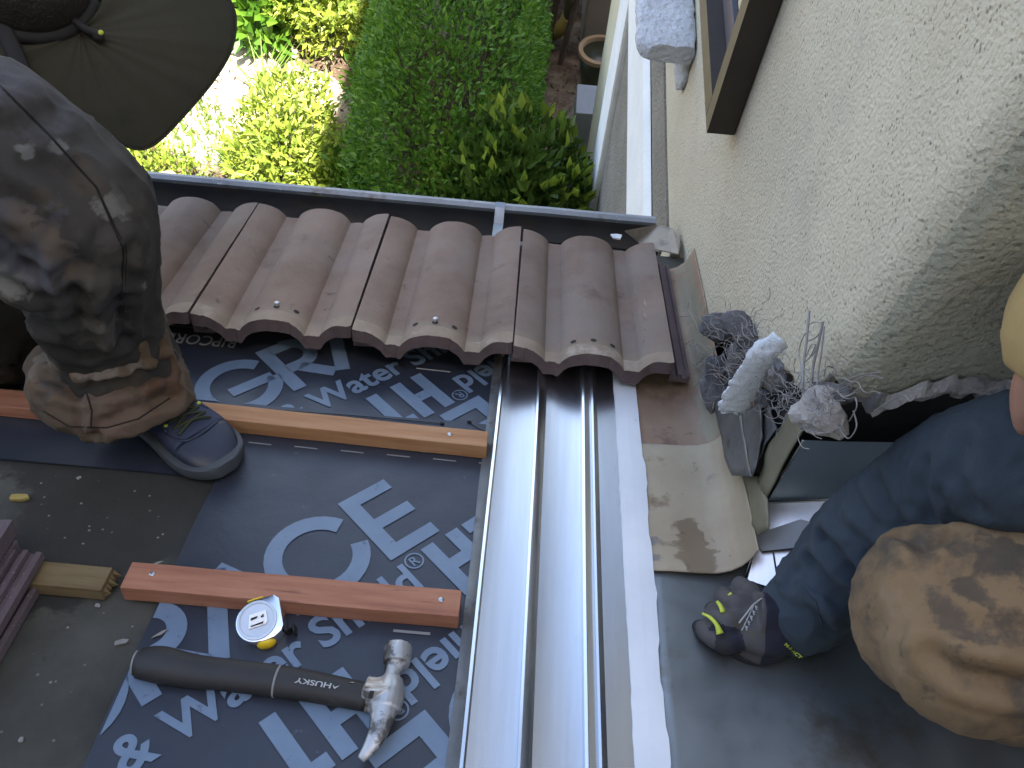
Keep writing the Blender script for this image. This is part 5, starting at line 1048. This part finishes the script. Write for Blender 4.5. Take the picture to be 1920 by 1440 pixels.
b = MB(); P = limb(b, [sho_, rp(1800, 905, .31), rp(1700, 962, .235), rp(1630, 1012, .175), rp(1570, 1078, .110), rp(1525, 1130, .070), rp(1500, 1152, .058)], [.074, .072, .068, .065, .062, .056, .052], 26, 7)
limb(b, [chs, pelv], [.14, .14]); limb(b, [sho_, chs, shoB], [.074, .12, .10]); limb(b, [shoB, W(.86, .10, .30), W(.76, .135, .09)], [.085, .065, .05])
for (px, py, h, r) in [(1588, 1066, .125, .066), (1548, 1108, .092, .062), (1632, 1026, .175, .067)]:
    c = rp(px, py, h); t = (elb-wr).normalized(); s = t.cross(EN).normalized(); q = t.cross(s).normalized()
    b.tube([c + (s*math.cos(a) + q*math.sin(a))*r*.86 + t*.012*math.sin(a*2+px) for a in [2*math.pi*k/20 for k in range(21)]], .011, 8)
slv = fuse(b, .005, 'shirt_sleeve', M['denim'], rpn, wrinkle=cloth(13, .005, .0012, Vector((1, 1, 1)), 41), smooth_it=3, crease=[([(1545, 1010), (1590, 1060), (1640, 1100)], -.010, .009), ([(1518, 1050), (1565, 1100), (1610, 1145)], -.010, .008), ([(1500, 1090), (1540, 1130), (1570, 1170)], .008, .008), ([(1640, 900), (1665, 950), (1690, 985)], -.008, .010), ([(1740, 870), (1728, 920), (1745, 970)], -.006, .010), ([(1810, 840), (1795, 890), (1830, 950)], -.007, .011), ([(1590, 960), (1640, 1010), (1690, 1030)], .007, .010)])
b = MB()
limb(b, [W(.98, .50, .34), rp(2030, 1160, .29), rp(1890, 1158, .275), kR], [.112, .100, .099, .090], 28, 7); b.ell(rp(1742, 1150, .255), .075, .085, .085, (EX, ED, EN)); b.ell(rp(1830, 1215, .27), .09, .08, .075, (EX, ED, EN))
limb(b, [rp(1765, 1225, .20), rp(1840, 1285, .20), rp(1960, 1310, .20)], [.035, .045, .05], 18)
limb(b, [kR + EX*.02, W(.74, .60, .14), W(.90, .64, .08)], [.085, .085, .075]); limb(b, [W(1.05, .22, .30), W(.98, -.10, .16), W(1.2, -.10, .07)], [.12, .095, .07]); limb(b, [pelv, W(.98, .46, .34)], [.15, .12])
rtr = fuse(b, .006, 'trousers', M['tan_trouser'], rpn, wrinkle=cloth(8, .005, .0012, Vector((1, 1, .8)), 51), smooth_it=4, crease=[([(1690, 1000), (1730, 1025), (1790, 1005)], -0.0081, .009), ([(1700, 1015), (1665, 1070), (1655, 1120)], 0.0037, .012), ([(1750, 1222), (1810, 1262), (1915, 1285)], -0.0112, .011), ([(1720, 1195), (1790, 1230), (1915, 1240)], 0.0056, .013), ([(1760, 1060), (1830, 1090), (1915, 1080)], -0.0031, .014), ([(1700, 1180), (1760, 1160), (1830, 1180)], -0.0025, .012)],
     paint=[((1745, 1120), .018, (.07, .050, .034), .55), ((1765, 1150), .022, (.065, .047, .032), .55), ((1800, 1175), .018, (.07, .050, .035), .5), ((1835, 1195), .016, (.065, .048, .034), .5), ((1712, 1035), .018, (.06, .042, .028), .6), ((1740, 1050), .014, (.07, .05, .034), .5), ((1860, 1025), .03, (.055, .042, .03), .6), ((1900, 1050), .03, (.05, .038, .028), .65), ((1680, 1130), .025, (.19, .13, .08), .45), ((1905, 1190), .026, (.065, .046, .032), .55), ((1800, 1095), .012, (.055, .042, .03), .6), ((1825, 1105), .014, (.055, .042, .03), .6), ((1850, 1125), .012, (.06, .045, .032), .6), ((1690, 1215), .012, (.08, .056, .038), .5)])
b = MB(); f, s, u = A2; cap_c = rc_ + u*.040; b.ell(cap_c, .110, .092, .098, A2, 36, 22); b.v = [p if (p-cap_c).dot(u) > -.02 else p + u*(-.02-(p-cap_c).dot(u)) for p in b.v]
capo = fuse(b, .005, 'cap', M['cap'], rpn, wrinkle=cloth(10, .003, .0006), smooth_it=4)
b = MB(); b.grid(lambda a, t: cap_c + f*(.085+.075*t*math.sin(math.pi*(a*.9+.05))) + s*(a-.5)*.165 - u*(.012+.012*t+.02*(2*a-1)**2), 16, 8); pk = b.build('cap_peak', M['cap'], rpn, smooth=True, fix=False); md = pk.modifiers.new('t', 'SOLIDIFY'); md.thickness = .004
def on_cloth(o, px, py, lift=.0004):
    r = ray(px, py).normalized(); hit, loc, nn, _ = o.ray_cast(CAM-wloc(o), r); return (loc + wloc(o) - r*lift) if hit else None
def seam(o, line, m, r=.0012, name='seam'):
    pts = [q for q in (on_cloth(o, x0+(x1-x0)*k/10, y0+(y1-y0)*k/10) for (x0, y0), (x1, y1) in zip(line, line[1:]) for k in range(10)) if q]
    if len(pts) > 3: sb_ = MB(); sb_.tube(pts, r, 6); sb_.build(name, m, o, smooth=True)
bpy.context.view_layer.update()
seam(tro, [(0, 160), (90, 250), (180, 350), (232, 470), (225, 600)], M['trouser']); seam(tro, [(5, 168), (95, 258), (185, 358), (238, 470), (231, 600)], M['trouser'], .0006)
seam(cuf, [(160, 730), (172, 770), (170, 805)], M['trouser_cuff'], .0014); seam(cuf, [(80, 770), (130, 800), (200, 802), (260, 785), (325, 742)], M['trouser_cuff'], .0012, 'hem_stitch')
seam(slv, [(1500, 1095), (1530, 1130), (1545, 1185)], M['denim'], .0012, 'cuff_stitch')
# glove
pk_ = lambda L: [rp(*q) for q in L]
b = MB(); K = pk_([(1360, 1204, .038), (1366, 1170, .052), (1384, 1138, .055), (1406, 1112, .046)]); PI = pk_([(1332, 1192, .030), (1341, 1158, .042), (1360, 1124, .043), (1390, 1100, .034)]); TI = pk_([(1312, 1176, .012), (1336, 1142, .012), (1357, 1113, .012), (1388, 1095, .012)])
hand(b, wr, K, PI, TI, pk_([(1450, 1214, .030), (1415, 1226, .020), (1384, 1222, .013)]), .0128)
b.ell(rp(1430, 1165, .048), .052, .050, .024, (EX, ED, EN))
limb(b, [wr, rp(1515, 1150, .060)], [.036, .038], 20)
kc = sum(K, Vector())/4; fd = (kc-wr).normalized()
def gm(c, n):
    d = (c-kc).dot(fd)
    if c.dot(EN) < .022: return 2
    if d > .012 and (c-K[0]).length < .05 and (c-K[1]).dot(K[0]-K[1]) > 0.0003: return 2 if d < .028 else 1
    return 1 if d > -.030 and (c-K[0]).length > .026 else 0
gl = fuse(b, .0026, 'glove', M['glove_navy'], rpn, wrinkle=lambda p, q: .0012*N3(p, 55), smooth_it=3, mats_fn=([M['glove_navy'], M['glove_grey'], M['glove_black']], gm))
b = MB(); b.tube(spline(pk_([(1317, 1150, .052), (1332, 1158, .058), (1344, 1172, .060), (1350, 1188, .055)]), 5), spl([.0018, .0024, .0028, .0048], 5), 8, flat=.6)
b.tube(spline(pk_([(1345, 1128, .058), (1351, 1136, .062), (1356, 1148, .064)]), 5), spl([.0026, .0030, .0036], 5), 8, flat=.6); b.tube(spline(pk_([(1366, 1118, .060), (1372, 1113, .062)]), 4), .0025, 8); b.build('yellow_piping', M['neon'], gl, smooth=True)
def surf(px, py, lift=.001):                               # where the line of sight meets the glove
    r = ray(px, py); org = wloc(gl); hit, loc, nn, _ = gl.ray_cast(CAM-org, r.normalized()); return (loc + org - r.normalized()*lift) if hit else rp(px, py, .07)
bpy.context.view_layer.update()
b = MB()
for (s0, s1) in [((1386, 1168), (1400, 1150)), ((1400, 1150), (1412, 1134)), ((1412, 1134), (1428, 1122))]: b.tube([surf(*s0), surf(*s1)], .0011, 5)
for k in range(5):
    x, y = 1394+4.6*k, 1178-9.6*k; b.tube([surf(x-3, y+4), surf(x+2, y-6), surf(x+7, y+4)], .0010, 4); b.tube([surf(x+4, y-4), surf(x+8, y-1)], .0010, 4)
b.build('back_print', M['pale_print'], gl)
b = MB()
def on_strap(x, y): return surf(1470+30*x/.03*1.0+y/.006*5, 1209+27*x/.03-y/.006*4)
put_text(b, 'M-PACT', rp(1470, 1209, .05), EX, ED, .006, width=.030, bold=.03, frame=on_strap); b.build('wrist_print', M['neon'], gl)
